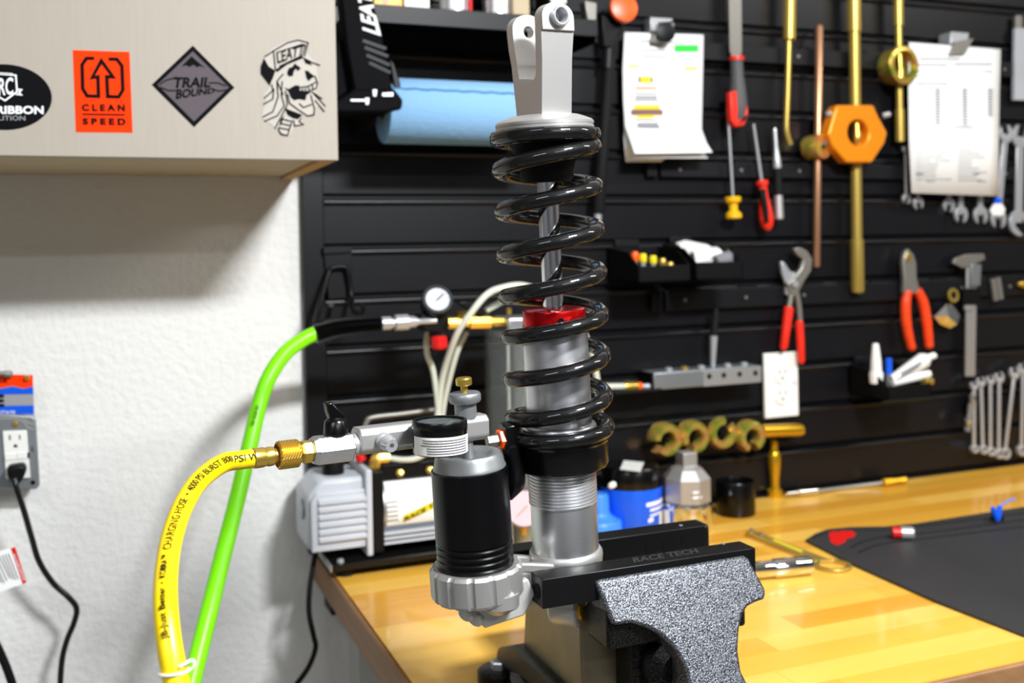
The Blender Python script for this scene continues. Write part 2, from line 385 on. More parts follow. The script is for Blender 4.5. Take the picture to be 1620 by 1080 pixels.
part('drawing_lines', strokes([K(l) for l in (
    [(110, 240), (200, 180), (330, 105), (430, 80), (525, 105), (490, 235)], [(195, 180), (205, 260), (215, 365)], [(225, 200), (470, 120), (500, 130), (470, 225), (250, 330)],
    [(180, 500), (190, 560), (110, 630)], [(200, 540), (190, 640), (100, 690)], [(230, 480), (240, 620), (190, 760), (95, 810)], [(280, 470), (270, 600), (300, 700), (230, 800), (110, 850)], [(310, 560), (330, 690), (210, 920)], [(290, 400), (230, 470), (290, 600)],
    [(480, 250), (580, 300), (640, 320)], [(590, 420), (615, 490), (600, 540), (520, 570), (450, 565)], [(445, 530), (520, 520), (600, 480)], [(470, 540), (470, 570)], [(500, 535), (500, 570)], [(530, 525), (535, 565)], [(565, 505), (570, 550)],
    [(580, 590), (690, 710)], [(590, 650), (680, 760)], [(560, 570), (660, 640)], [(330, 590), (350, 680), (430, 740), (520, 800), (580, 790), (585, 730), (550, 600)], [(440, 680), (480, 720), (560, 690)], [(280, 830), (360, 850)], [(260, 870), (350, 890)], [(240, 910), (340, 930)], [(240, 920), (270, 975), (330, 985), (350, 920), (375, 840)], [(390, 840), (395, 895), (480, 880), (440, 850), (460, 820)])], 1.9, YS-.0007), 'ink', s4, smooth=0)
text('lettering', 'LEATT', 'ink', s4, quad_fn(*[W(x, y, YS-.0008) for x, y in K([(235, 305), (480, 215), (500, 118), (215, 195)])]), bold=.02, shear=.1)

# ------------------------------------------------------------------ neck brace, shelf, towel roll
nb = thing('neck_brace', 'black neck brace strap with white lettering hanging beside the cabinet', 'brace', W(590, 175, -.13))
yb = -.16
part('strap', wprism([(536, -60), (577, -60), (590, 0), (606, 60), (622, 143), (561, 146), (548, 70), (540, 0)], yb, .03), 'webbing', nb, bevel=.003)
text('lettering', 'LEATT', 'inkwhite', nb, quad_fn(W(603, 57, yb-.001), W(581, -32, yb-.001), W(562, -30, yb-.001), W(574, 50, yb-.001)), bold=.03, shear=.15)
part('stripes', strokes([[(574, 64), (611, 77)], [(577, 75), (614, 89)], [(580, 87), (617, 103)], [(584, 99), (618, 115)]], 5, yb-.001), 'rail', nb, smooth=0)
part('base_block', wprism([(548, 150), (560, 141), (624, 140), (638, 158), (636, 172), (610, 177), (548, 178), (528, 176), (530, 160)], yb-.01, .06), 'webbing', nb, bevel=.003)
part('side_pad', wprism([(527, 62), (550, 62), (556, 100), (560, 142), (535, 160), (526, 160)], yb+.02, .05), 'webbing', nb, bevel=.005)
part('hinge_cover', wprism([(616, 92), (624, 100), (634, 132), (634, 142), (624, 142)], yb+.002, .03), 'rail', nb, bevel=.002)
for (x, y) in ((593, 147), (581, 160)): part('buckle', wprism([(x-4, y-6), (x+4, y-6), (x+3, y+6), (x-3, y+6)], yb-.014, .006), 'steel', nb, bevel=.001)
part('buckle_bar', wprism([(555, 157), (578, 157), (578, 160), (555, 160)], yb-.014, .006), 'steel', nb)
part('buckle_bar', wprism([(605, 147), (622, 146), (622, 152), (605, 152)], yb-.014, .006), 'steel', nb)

sh = thing('wall_shelf', 'black metal shelf at the top of the slatwall holding tins', 'shelf', W(770, 45, -.08))
zsh = W(770, 22, -.15).z; ysh = -.15; xa, xb = W(560, 30, ysh).x, W(946, 40, ysh).x
part('front_lip', MB().box((xa, ysh, zsh-.022), (xb, ysh+.003, zsh+.003)), 'rail', sh, bevel=.001)
part('shelf_board', MB().box((xa, ysh+.003, zsh-.004), (xb, -.016, zsh)), 'blk', sh)
for x in (xa, xb-.003): part('end_bracket', MB().box((x, ysh+.003, zsh-.03), (x+.003, -.016, zsh-.004)), 'blk', sh)
part('hook_plate', wprism([(925, 0), (945, 4), (944, 40), (930, 38)], -.13, .02), 'dsteel', sh, bevel=.002)
def can(px, rpx, Y, label, mt, name, h=.12, lid=None):
    p = W(px, 20, Y); r = rpx*mpp(p); p = V((p.x, p.y, zsh)); 
    o = thing(name, label, 'tin', p, 'tins on the wall shelf')
    part('body', MB().lathe([(r*.92, 0), (r, .002), (r, h-.004), (r*.95, h)], p, EZ, 36), mt, o)
    part('rim', MB().lathe([(r*1.01, .001), (r*1.03, .003), (r*1.01, .005)], p, EZ, 36, close=True), 'steel', o)
    return o
can(718, 24, -.105, 'silver tin on the wall shelf left of the red tube', 'alu', 'tin')
can(786, 23, -.105, 'silver tin on the wall shelf right of the red tube', 'alu', 'tin')
def sbox(x0, x1, ytop, ybot, label, mt, name, cat, dep=.05, extra=None):
    a, b = W(x0, ybot, -.125), W(x1, ybot, -.125)
    mb = MB().box((a.x, -.125, zsh), (b.x, -.125+dep, zsh+.11))
    o = thing(name, label, cat, ((a.x+b.x)/2, -.125+dep/2, zsh)); part('carton', mb, mt, o, bevel=.001)
    return o, a.x, b.x
o, a, b = sbox(592, 637, 0, 20, 'yellow printed packet at the left end of the wall shelf', 'yelplastic', 'packet', 'packet')
pr_ = MB()
for k in range(9):
    cx = random.uniform(a+.004, b-.004); cz = zsh+random.uniform(.004, .05); pr_.prism(circ((cx, -.1254, cz), EX, EZ, random.uniform(.003, .006), 8), (0, .0003, 0))
part('print', pr_, 'orgplastic', o, smooth=0)
o, a, b = sbox(640, 680, 0, 20, 'white carton beside the yellow packet on the shelf', 'white', 'carton', 'carton')
part('print', MB().box((a+.004, -.1255, zsh+.02), (b-.004, -.125, zsh+.06)), 'inkgrey', o)
o, a, b = sbox(812, 838, 0, 20, 'brown carton right of the tins on the wall shelf', 'cab_under', 'carton', 'carton')
o, a, b = sbox(868, 900, 0, 20, 'dark carton at the right end of the wall shelf', 'blkmat', 'carton', 'carton')
part('label_panel', MB().box((a+.004, -.1255, zsh+.03), (b-.004, -.125, zsh+.07)), 'white', o)
p = W(744, 22, -.125)
single('tube', MB().lathe([(.0022, 0), (.0032, .004), (.0032, .08), (.004, .1)], (p.x, -.125, zsh), EZ, 16), 'red', 'red tube standing between the two silver tins', 'tube')

# towel roll
ra, rb = W(606, 175, -.12), W(860, 178, -.12); rr = 52*mpp(ra)
tr = thing('towel_roll', 'blue paper towel roll on a holder under the wall shelf', 'towel roll', ((ra.x+rb.x)/2, -.12, ra.z-rr))
c0 = V((ra.x, -.12, ra.z)); ln = rb.x-ra.x
part('paper', MB().lathe([(rr*.34, 0), (rr*.97, 0), (rr, .002), (rr, ln-.002), (rr*.97, ln), (rr*.34, ln)], c0, EX, 56, close=True), 'bluetowel', tr)
part('core', MB().lathe([(rr*.27, -.0005), (rr*.338, -.0005), (rr*.338, ln), (rr*.27, ln)], c0, EX, 32, close=True), 'cab_under', tr)
th0 = math.radians(128); n_ = 60
er = MB(); rows = []
for k in range(n_+1):
    x = ra.x+.002+(ln-.004)*k/n_; a = math.radians(33)+.015*math.sin(k*.9)+random.uniform(-.012, .012)-.0006*k
    q = lambda r_, da: V((x, -.12-math.cos(a+da)*r_, ra.z+math.sin(a+da)*r_))
    rows.append([q(rr+.0002, .06), q(rr+.0008, .02), q(rr+.0008, -.01), q(rr+.0002, -.02)])
er.grid(rows); part('sheet_edge', er, 'bluedark', tr)
rh = thing('towel_holder', 'black towel roll holder fixed to the slatwall', 'holder', (ra.x+ln/2, -.016, ra.z-rr))
part('spindle', MB().lathe([(.007, -.018), (.007, ln+.018)], c0, EX, 16), 'blk', rh)
for x in (ra.x-.018, rb.x+.014): part('arm', MB().box((x, -.14, ra.z-.02), (x+.004, -.016, ra.z+.02)), 'blk', rh, bevel=.001)
part('back_plate', MB().box((ra.x-.018, -.019, ra.z-.03), (rb.x+.018, -.016, ra.z+.03)), 'blk', rh)

# ------------------------------------------------------------------ tool rails on the slatwall
def rail(px0, py, px1, hp, label):
    a = W(px0, py, -.02); h = hp*mpp(a); x1 = px1 if px1 < 5 else W(px1, py, -.02).x
    o = thing('tool_rail', label, 'rail', ((a.x+x1)/2, -.016, a.z-h), 'tool rails hooked on the slatwall')
    part('strip', MB().box((a.x+.014, -.0235, a.z-h), (x1, -.0205, a.z)), 'rail', o, bevel=.0012)
    part('end_tab', MB().box((a.x-.012, -.0245, a.z-h), (a.x+.008, -.0165, a.z-.002)), 'rail', o, bevel=.002)
    for i in range(9):
        x = a.x+.05+i*.12
        if x < x1-.02: part('screw_head', MB().lathe([(.0032, 0), (.0028, .0015), (0, .0018)], (x, -.0235, a.z-h*.5), -EY, 12), 'dsteel', o)
    for i in range(8): part('hook', MB().box((a.x+.02+i*.14, -.0208, a.z-.001), (a.x+.055+i*.14, -.0155, a.z+.004)), 'rail', o)
rail(1030, 62, 2.2, 28, 'top black tool rail behind the clipped papers')
rail(1032, 256, 2.2, 24, 'middle black tool rail below the clipped papers')
rail(1040, 460, 2.2, 32, 'lowest black tool rail beside the red handled pliers')

# ------------------------------------------------------------------ hanging tools
YT = -.036
tw = thing('torque_wrench', 'black torque wrench with an orange round cap hanging left of the papers', 'wrench', W(946, 355, YT))
part('shaft', wrod([(966, 60, 9), (963, 72, 10), (960, 120, 9.5), (953, 215, 8.5), (953, 216, 9.5), (946, 335, 10.5), (946, 338, 9)], YT), 'blkmat', tw)
part('collar_rings', MB().add(*(lambda a: (a.v, a.f))(wrod([(962, 78, 11), (960.5, 110, 11)], YT))), 'rail', tw, bevel=.001)
part('end_tip', wrod([(946, 338, 6.5), (945, 352, 6), (945, 354, 4)], YT), 'steel', tw)
hc = W(985, 14, YT-.022)
part('head', MB().lathe([(.016, -.03), (.021, -.027), (.022, 0), (.019, .004)], hc, (-.1, -1, .1), 32).prism([W(x, y, YT-.01) for x, y in [(952, 22), (985, 40), (970, 74), (955, 74)]], (0, .02, 0)), 'blk', tw, bevel=.002)
part('cap', MB().lathe([(.0225, 0), (.0235, .003), (.022, .008), (.016, .0095), (0, .01)], hc, (-.1, -1, .1), 40), 'orgplastic', tw, label='orange round end cap')

# paper sheets
def sheet(name, rows, parent, cols=8, mt='paper', bow=0.):
    mb = MB(); R = []
    for (xl, yl, xr, yr, Y) in rows:
        r = []
        for k in range(cols+1):
            f = k/cols; r.append(W(xl+(xr-xl)*f, yl+(yr-yl)*f, Y-bow*math.sin(f*math.pi)))
        R.append(r)
    mb.grid(R); return part(name, mb, mt, parent, smooth=60, solid=.0003)
def bars(items, fY): # printed rectangles in pixels
    mb = MB()
    for x0, y0, x1, y1 in items:
        mb.add([W(x0, y0, fY(y0)), W(x1, y0, fY(y0)), W(x1, y1, fY(y1)), W(x0, y1, fY(y1))], [(0, 1, 2, 3)])
    return mb
pa = thing('paper_sheets', 'stack of printed white sheets with a green bar and coloured parts list', 'papers', W(1050, 256, -.04))
sheet('back_sheet', [(990, 60, 1100, 60, -.027), (988, 150, 1098, 150, -.027), (987, 220, 1085, 222, -.03), (990, 256, 1046, 256, -.034)], pa, mt='paper')
sheet('middle_sheet', [(989, 56, 1110, 57, -.029), (987, 200, 1108, 204, -.031), (996, 232, 1112, 238, -.045), (1004, 250, 1120, 250, -.06)], pa)
sheet('front_sheet', [(988, 51, 1113, 55, -.031), (985, 110, 1112, 110, -.032), (986, 160, 1111, 160, -.033), (989, 200, 1110, 204, -.036), (997, 222, 1118, 226, -.050), (1004, 243, 1127, 241, -.072)], pa)
def fY(y):
    k = [(51, -.031), (110, -.032), (160, -.033), (202, -.036), (224, -.050), (243, -.072)]
    for (a, p), (b, q) in zip(k, k[1:]):
        if y <= b: return p+(q-p)*(y-a)/(b-a)-.0009
    return -.073
part('highlight', bars([(1067, 71, 1105, 82)], fY), 'brightgreen', pa, smooth=0)
for b_ in ((994, 103, 1011, 106.5), (1083, 106, 1103, 110.5), (1013, 121, 1030, 131), (1003, 166, 1044, 172), (1008, 183, 1034, 187)): part('yellow_mark', bars([b_], fY), 'yprint', pa, smooth=0)
part('print_orange', bars([(1005, 137.5, 1039, 141), (999, 180, 1048, 183), (1000, 172, 1046, 174)], fY), 'oprint', pa, smooth=0)
part('print_dark', bars([(1010, 121, 1013, 131), (1030, 121, 1033, 131), (1003, 147, 1041, 149), (1003, 158, 1043, 160), (998, 174, 1049, 181), (1003, 189, 1045, 191), (1006, 200, 1045, 203)], fY), 'printdark', pa, smooth=0)
ln_ = [(1012, 64, 1034, 66), (1050, 66, 1082, 68), (995, 79, 1055, 81), (1017, 86, 1068, 88), (1017, 91, 1056, 93), (1017, 98, 1030, 100), (1005, 152, 1040, 156), (1008, 194, 1042, 199)]
for k, y in enumerate((133, 139, 149, 160, 165, 175, 185, 190, 202)): ln_.append((1053, y, 1053+(38, 26, 16, 26, 40, 14, 34, 20, 26)[k], y+1.6))
part('print_lines', bars(ln_, fY), 'print', pa, smooth=0)
mc = thing('magnet_clip', 'round black magnet clip holding the printed sheets', 'clip', W(1050, 66, -.045))
part('spring_plate', wprism([(1029, 27), (1064, 29), (1064, 34), (1042, 36), (1038, 50), (1029, 48)], -.04, .02), 'steel', mc, bevel=.001)
part('jaw', wprism([(1040, 38), (1068, 36), (1060, 68), (1033, 66)], -.046, .012), 'dsteel', mc, bevel=.001)
part('magnet', MB().lathe([(.0165, 0), (.0165, .006), (.012, .0075), (0, .0075)], W(1051, 52, -.047), (-.1, -1, 0), 32), 'blk', mc)
pb = thing('paper_sheet', 'single white printed data sheet clipped on the right side', 'paper', W(1510, 308, -.045))
sheet('sheet', [(1438, 67, 1583, 78, -.044), (1437, 140, 1581, 150, -.046), (1438, 220, 1580, 225, -.048), (1442, 305, 1580, 310, -.046)], pb, bow=.008)
g = lambda y: -.0565
ln_ = [(1455, 92, 1520, 93.5), (1448, 101, 1500, 102.5), (1510, 100, 1570, 101.5), (1448, 112, 1570, 113.5), (1450, 120, 1530, 121), (1450, 131, 1500, 132.5)]
for cx in (1484, 1527, 1567):
    for k in range(13 if cx < 1540 else 10): ln_.append((cx-4, 140+k*4.6, cx+4, 142+k*4.6))
for k in range(13): ln_ += [(1450, 211+k*6, 1450+random.uniform(30, 56), 212.2+k*6), (1516, 212+k*6, 1516+random.uniform(20, 48), 213.2+k*6)]
ln_ += [(1449, 274, 1550, 276), (1466, 286, 1560, 287.5), (1510, 200, 1540, 202)]
mbp = MB()
for x0, y0, x1, y1 in ln_:
    f = lambda x: -.0472-.008*math.sin(max(0, min(1, (x-1440)/142))*math.pi)-.0012
    mbp.add([W(x0, y0, f(x0)), W(x1, y0, f(x1)), W(x1, y1, f(x1)), W(x0, y1, f(x0))], [(0, 1, 2, 3)])
part('print_lines', mbp, 'print', pb, smooth=0)
bc = thing('bulldog_clip', 'silver bulldog clip holding the white data sheet', 'clip', W(1520, 88, -.05))
part('spring_plate', wprism([(1505, 50), (1533, 52), (1531, 70), (1503, 70)], -.05, .03), 'steel', bc, bevel=.001)
part('jaw', wprism([(1512, 66), (1541, 60), (1527, 86), (1503, 87)], -.058, .014), 'dsteel', bc, bevel=.001)

# file
fl = thing('file', 'flat steel file with a grey and red handle hanging blade up', 'file', W(1168, 203, YT))
part('blade', wprism([(1153, -40), (1173, -40), (1174, 80), (1170, 92), (1159, 92), (1155, 80)], YT, .005), 'dsteel', fl, bevel=.0005)
part('collar', wrod([(1165, 90, 12), (1165, 96, 12)], YT), 'redgrip', fl)
part('handle', wrod([(1165, 96, 10), (1166, 120, 10.5), (1168, 142, 13), (1169, 165, 14.5), (1169, 188, 13.5), (1169, 198, 9), (1169, 201, 4)], YT), 'greygrip', fl)
part('grip_panel', wprism([(1155, 145), (1166, 143), (1168, 175), (1167, 190), (1178, 188), (1183, 165), (1184, 180), (1178, 198), (1165, 201), (1157, 190)], YT-.0165, .014), 'redgrip', fl, bevel=.002)
# long rod with yellow spool
ys = thing('spool_driver', 'thin steel rod with a yellow spool shaped knob at its lower end', 'tool', W(1160, 346, YT))
part('shaft', wrod([(1151, 170, 2.2), (1159.5, 314, 2.2)], YT), 'steel', ys)
part('knob', wrod([(1159, 311, 11), (1159.2, 313, 13), (1159.3, 319, 12.5), (1159.5, 323, 7), (1160, 333, 7), (1160.3, 338, 12.5), (1160.6, 344, 13), (1160.8, 346, 11)], YT), 'yelplastic', ys)
sd = thing('screwdriver', 'red and black screwdriver hanging with its blade upward', 'screwdriver', W(1213, 365, YT))
part('shaft', wrod([(1192, 196, 2.2), (1205, 288, 2.6)], YT), 'steel', sd)
part('collar', wrod([(1205, 285, 8), (1205.5, 287, 9.5), (1206, 292, 9.5), (1206.5, 295, 7)], YT), 'redgrip', sd)
part('handle', wrod([(1206.5, 294, 6.5), (1208.5, 310, 7), (1211, 330, 10), (1213, 346, 11.5), (1214, 358, 9), (1214.5, 364, 4)], YT), 'redgrip', sd)
part('grip_panel', wprism([(1203, 300), (1211, 298), (1216, 330), (1217, 352), (1212, 352), (1209, 325)], YT-.0125, .008), 'blkmat', sd, bevel=.001)
sc = thing('scriber', 'slim silver scriber with a black grip right of the screwdriver', 'scriber', W(1232, 346, YT))
part('tip', wrod([(1225.5, 203, 2.5), (1227, 206, 3), (1228, 232, 3.2), (1229, 250, 5.5), (1229.5, 258, 6.5), (1229.7, 266, 6.5)], YT), 'steel', sc)
part('grip', wrod([(1229.7, 266, 6), (1231, 309, 6.5)], YT), 'blkmat', sc)
part('end_sleeve', wrod([(1231, 309, 7), (1232.4, 345, 7.5), (1232.5, 347, 6)], YT), 'satin', sc)
hr = thing('hooked_rod', 'thin yellow rod with a bent lower tip and thick upper handle', 'rod', W(1248, 230, YT))
part('handle', wrod([(1250, -60, 10), (1248.5, 62, 10), (1248.5, 64, 8)], YT), 'goldrod', hr)
part('rod', wtube([(1248, 62), (1246, 140), (1244, 195), (1245, 212), (1250, 229)], YT, 4.6), 'goldrod', hr)
cr = thing('copper_rod', 'long slim copper coloured rod hanging with a collar on it', 'rod', W(1292, 422, YT))
part('rod', wrod([(1296, 40, 4), (1296, 43, 6), (1291.5, 419, 5.5), (1291.5, 422, 4.5)], YT), 'copper', cr)
d_ = V((.25, -.97, .03)).normalized(); p = W(1291, 233, YT)
part('collar', MB().lathe([(.0068, -.017), (.021, -.017), (.022, -.014), (.022, .012), (.021, .016), (.0068, .016)], p, d_, 36, close=True), 'zinc', cr)
part('set_screw', MB().lathe([(.004, 0), (.004, .021), (.003, .0225), (0, .0225)], p+EZ*.004, d_, 16), 'dsteel', cr)
gr = thing('gold_rod', 'tallest gold rod hanging behind the orange ring tool', 'rod', W(1356, 462, YT))
part('rod', wrod([(1350, -60, 11), (1351, 50, 11), (1351, 52, 9), (1355, 378, 8.5), (1355, 380, 10.5), (1356.5, 458, 10.5), (1356.5, 462, 9.5)], YT), 'goldrod', gr)
# orange ring tool
ot = thing('ring_tool', 'orange eight sided ring tool with a round central hole', 'tool', W(1357, 258, YT-.03))
yo = YT-.031
op = [(1324, 166), (1382, 166), (1389, 182), (1404, 210), (1400, 226), (1380, 257), (1340, 257), (1318, 232), (1310, 212), (1316, 192)]
hcn = W(1358, 210, yo); outer = []
ow = [W(x, y, yo) for x, y in op]
def star(outer_pts, c, n=64):   # resample polygon by angle about c (in XZ)
    res = []
    for k in range(n):
        a = 2*math.pi*k/n; d = V((math.cos(a), 0, math.sin(a))); best = None
        for i in range(len(outer_pts)):
            p, q = outer_pts[i]-c, outer_pts[(i+1) % len(outer_pts)]-c; e = q-p
            den = d.x*e.z-d.z*e.x
            if abs(den) < 1e-12: continue
            tt = (p.x*e.z-p.z*e.x)/den; s_ = (p.x*d.z-p.z*d.x)/den
            if tt > 0 and -1e-6 <= s_ <= 1+1e-6: best = tt if best is None else max(best, tt)
        res.append(c+d*best)
    for q in outer_pts:
        k = round(math.atan2(q.z-c.z, q.x-c.x)/(2*math.pi)*n) % n; res[k] = V(q)
    return res
part('ring', MB().ringprism(star(ow, hcn), circ(hcn, EX, EZ, 20.5*mpp(hcn), 64), (0, .024, 0)), 'orange', ot, bevel=.003)
for (x, y) in ((1316, 182), (1396, 183)): part('bolt', MB().lathe([(.005, 0), (.005, .012), (.004, .014), (0, .014)], W(x, y, yo+.012), (1 if x > 1350 else -1, -.3, .2), 12), 'steel', ot)
part('valve', wrod([(1355, 188, 5), (1355, 206, 5), (1355, 212, 7), (1356, 226, 7.5), (1356, 230, 5)], yo+.016), 'brass', ot)
g2 = thing('gold_rod', 'shorter gold rod carrying a round ring at its middle', 'rod', W(1424, 225, YT))
part('rod', wrod([(1420, -60, 8), (1421.5, 41, 8), (1421.5, 42, 5.5), (1423, 172, 5.5), (1423, 173, 7.5), (1424, 224, 7.5)], YT), 'goldrod', g2)
d_ = V((.05, -1, 0)).normalized(); p = W(1420, 105, YT-.006)
part('ring', MB().lathe([(.0235, -.018), (.031, -.018), (.033, -.012), (.034, .012), (.0345, .016), (.031, .018), (.0255, .018), (.0255, .01)], p, d_, 48, close=True), 'zinc', g2)
part('pin', wrod([(1423, 84, 4), (1423, 108, 4), (1423, 114, 6), (1424, 132, 6)], YT-.012), 'brass', g2)

# wrenches
def head_poly(c, d, R, notch, tilt=0.26, n=22):
    d = V((d.x, 0, d.z)).normalized(); ct, st = math.cos(tilt), math.sin(tilt)
    d = V((d.x*ct-d.z*st, 0, d.x*st+d.z*ct)); e = V((-d.z, 0, d.x)); a0 = math.asin(min(.95, notch/R))
    pts = []
    for k in range(n+1):
        a = a0+(2*math.pi-2*a0)*k/n; pts.append(c+d*(R*math.cos(a)*(1.12 if math.cos(a) > 0 else 1))+e*(R*math.sin(a)))
    return pts+[c-d*(R*.15)-e*notch, c-d*(R*.4), c-d*(R*.15)+e*notch]
def wrench(ptop, pbot, Y, wpx, Rt, Rb, tt, tb, label, group, mt='steel', name='wrench', tl=.26, bl=.26):
    A, Bp = W(*ptop, Y), W(*pbot, Y); s_ = mpp(A); d = (Bp-A).normalized(); e = V((-d.z, 0, d.x)); hw = wpx*s_/2
    o = thing(name, label, 'wrench', Bp, group)
    m1 = MB(); m1.prism([A-e*hw, A+e*hw, Bp+e*hw, Bp-e*hw], (0, .004, 0)); part('shaft', m1, mt, o, bevel=.001)
    for (c, dd, R, ty, tilt) in ((A, -d, Rt*s_, tt, tl), (Bp, d, Rb*s_, tb, bl)):
        if R <= 0: continue
        mb = MB(); c2 = V((c.x, Y-.001, c.z))
        if ty == 'open': mb.prism(head_poly(c2, dd, R, R*.48, tilt), (0, .006, 0)); nm = 'open_jaw'
        else: mb.ringprism(circ(c2-EY*.002, EX, EZ, R, 28), circ(c2-EY*.002, EX, EZ, R*.6, 28), (0, .009, 0)); nm = 'box_ring'
        part(nm, mb, mt, o, bevel=.0006)
    return o
gw = 'open ended wrenches hanging behind the data sheet'
yw = -.026
wrench((1434, 236), (1435, 314), yw, 5, 6, 8, 'open', 'open', 'smallest silver wrench left of the data sheet', gw, bl=-.26)
wrench((1452, 240), (1453, 321), yw, 6, 7, 10, 'open', 'open', 'silver wrench with a small jaw under the left corner of the data sheet', gw, bl=.2)
wrench((1503, 230), (1502, 324), yw, 8, 9, 11.5, 'open', 'open', 'silver wrench with its jaw under the middle of the data sheet', gw, bl=-.15)
wrench((1522, 226), (1521, 339), yw-.003, 9, 10, 13, 'open', 'open', 'second silver wrench jaw under the middle of the data sheet', gw, bl=-.05)
wrench((1552, 220), (1552, 340), yw, 10, 11, 14, 'open', 'open', 'silver wrench beside the taped one under the data sheet', gw, bl=.05)
wo = wrench((1592, 212), (1580, 345), yw, 11, 14, 15.5, 'open', 'open', 'silver wrench with blue and white tape at its lower jaw', gw, tl=.35, bl=.1)
part('blue_tape', wprism([(1575, 313), (1585, 313), (1584, 321), (1574, 321)], yw-.002, .007), 'blue', wo, label='blue tape band')
part('white_tape', wprism([(1574, 322), (1586, 322), (1591, 331), (1587, 341), (1571, 341), (1567, 333)], yw-.003, .0045), 'white', wo, label='white tape wrap', bevel=.001)
wrench((1615, 216), (1612, 352), yw, 15, 18, 20, 'open', 'open', 'largest silver wrench at the right edge of the photo', gw, tl=-.25, bl=.9)
gs = 'combination wrenches hanging in a row above the bench'
lbl = ['first combination wrench from the left in the row above the bench', 'second combination wrench from the left in the row above the bench', 'third combination wrench from the left in the row above the bench', 'fourth combination wrench from the left in the row above the bench', 'fifth combination wrench in the row, leaning to the left', 'last combination wrench in the row at the right frame edge']
for k, (a, b, s_) in enumerate((((1542, 610), (1542, 710), 7), ((1553, 604), (1556, 711), 8), ((1568, 601), (1568, 714), 8), ((1582, 597), (1581, 717), 9), ((1606, 590), (1591, 717), 10), ((1620, 583), (1617, 712), 10))):
    wrench(a, b, -.036, 6, s_, s_*.9, 'open', 'ring', lbl[k], gs)
sm = thing('stubby_tool', 'small jointed silver tool hanging left of the wrench row', 'tool', W(1533, 684, -.034))
part('body', wrod([(1538, 622, 3), (1536, 645, 5), (1534, 655, 4), (1532, 668, 6), (1530, 682, 5)], -.034), 'dsteel', sm)
for (x, y) in ((1536.5, 630), (1530, 666)): part('joint', MB().lathe([(.006, 0), (.006, .005), (.004, .007), (0, .007)], W(x, y, -.038), -EY, 16), 'chrome', sm)
hb = MB(); a, b = W(1532, 640, -.02), W(1640, 620, -.02)
hold = thing('wrench_rack', 'black rack strip behind the row of combination wrenches', 'rack', ((a.x+b.x)/2, -.016, a.z))
part('strip', MB().box((a.x, -.028, a.z-.02), (b.x, -.016, a.z+.01)), 'blk', hold, bevel=.001)

# caliper
ca = thing('caliper', 'steel sliding caliper hanging jaws up near the right edge', 'caliper', W(1537, 595, -.03))
part('beam', wprism([(1530, 420), (1546, 420), (1543, 595), (1528, 595)], -.030, .004), 'satin', ca, bevel=.0006)
part('jaw', wprism([(1508, 416), (1512, 408), (1530, 402), (1557, 401), (1559, 410), (1550, 414), (1536, 421), (1524, 424)], -.034, .006), 'dsteel', ca, bevel=.001)
part('slider', wprism([(1537, 418), (1553, 418), (1551, 452), (1536, 452)], -.036, .008), 'greycap', ca, bevel=.001)
part('stop', wprism([(1526, 484), (1540, 482), (1540, 490), (1528, 492)], -.033, .004), 'satin', ca, bevel=.0006)
part('band', wprism([(1524, 456), (1552, 456), (1550, 482), (1524, 482)], -.033, .006), 'blk', ca, label='black holder band around the beam')
kt = thing('key_tag', 'silver faceted metal tag on a ring hanging left of the caliper', 'tag', W(1500, 520, -.035))
p = W(1508, 467, -.034); d_ = V((.1, -1, .1)).normalized()
part('ring', MB().lathe([(.008, -.002), (.0125, -.0025), (.0135, 0), (.0125, .0025), (.008, .002)], p, d_, 28, close=True), 'goldrod', kt)
cc = W(1500, 500, -.048); oc = [W(x, y, -.034) for x, y in [(1478, 501), (1497, 481), (1505, 480), (1519, 499), (1514, 513), (1503, 519), (1488, 513)]]
fm = MB(); nn = len(oc); back = [p_+EY*.005 for p_ in oc]; fm.add(oc+back+[cc], [(i, (i+1) % nn, 2*nn) for i in range(nn)]+[(i, nn+i, nn+(i+1) % nn, (i+1) % nn) for i in range(nn)]+[tuple(range(nn, 2*nn))])
part('plate', fm, 'chrome', kt, smooth=10)
sp = thing('spring_pins', 'pair of short steel pins on the tool rail right of the caliper', 'pins', W(1580, 476, -.03))
for dx in (0, 8): part('pin', wrod([(1570+dx, 441-dx*.3, 4.6), (1575+dx, 475-dx*.3, 4.6)], -.028, 14), 'dsteel', sp)
single('brass_nipple', wrod([(1610, 449, 3), (1616, 449, 5), (1622, 449, 5), (1622, 450, 8), (1640, 452, 8)], -.03), 'brass', 'small brass nipple at the right frame edge beside the pins', 'fitting')
cs = thing('plastic_sleeve', 'clear plastic sleeve hanging in the top right corner', 'sleeve', W(1618, 160, -.03))
part('pouch', wprism([(1607, 44), (1660, 46), (1660, 160), (1605, 158)], -.03, .008), 'clear', cs, bevel=.001)
part('hanger', wprism([(1608, 24), (1618, 24), (1618, 46), (1608, 46)], -.027, .008), 'dsteel', cs, bevel=.001)

# pliers
pl = thing('slip_joint_pliers', 'steel slip joint pliers with red handles hanging above the outlet', 'pliers', W(1256, 575, -.035))
part('upper_jaw', wprism([(1256, 393), (1266, 391), (1278, 397), (1286, 410), (1284, 428), (1272, 446), (1264, 462), (1258, 470), (1250, 462), (1246, 448), (1256, 440), (1268, 424), (1272, 410), (1262, 403)], -.040, .01), 'dsteel', pl, bevel=.002)
part('lower_jaw', wprism([(1236, 413), (1241, 414), (1250, 428), (1262, 432), (1262, 445), (1256, 470), (1244, 466), (1244, 448), (1238, 432)], -.034, .008), 'steel', pl, bevel=.002)
part('pivot', MB().lathe([(.007, 0), (.006, .003), (0, .0035)], W(1257, 449, -.042), -EY, 18), 'steel', pl)
part('arm', wtube([(1252, 460), (1250, 475), (1247, 492)], -.034, 4.5), 'dsteel', pl)
part('arm', wtube([(1260, 462), (1264, 488), (1266, 514)], -.034, 4.5), 'dsteel', pl)
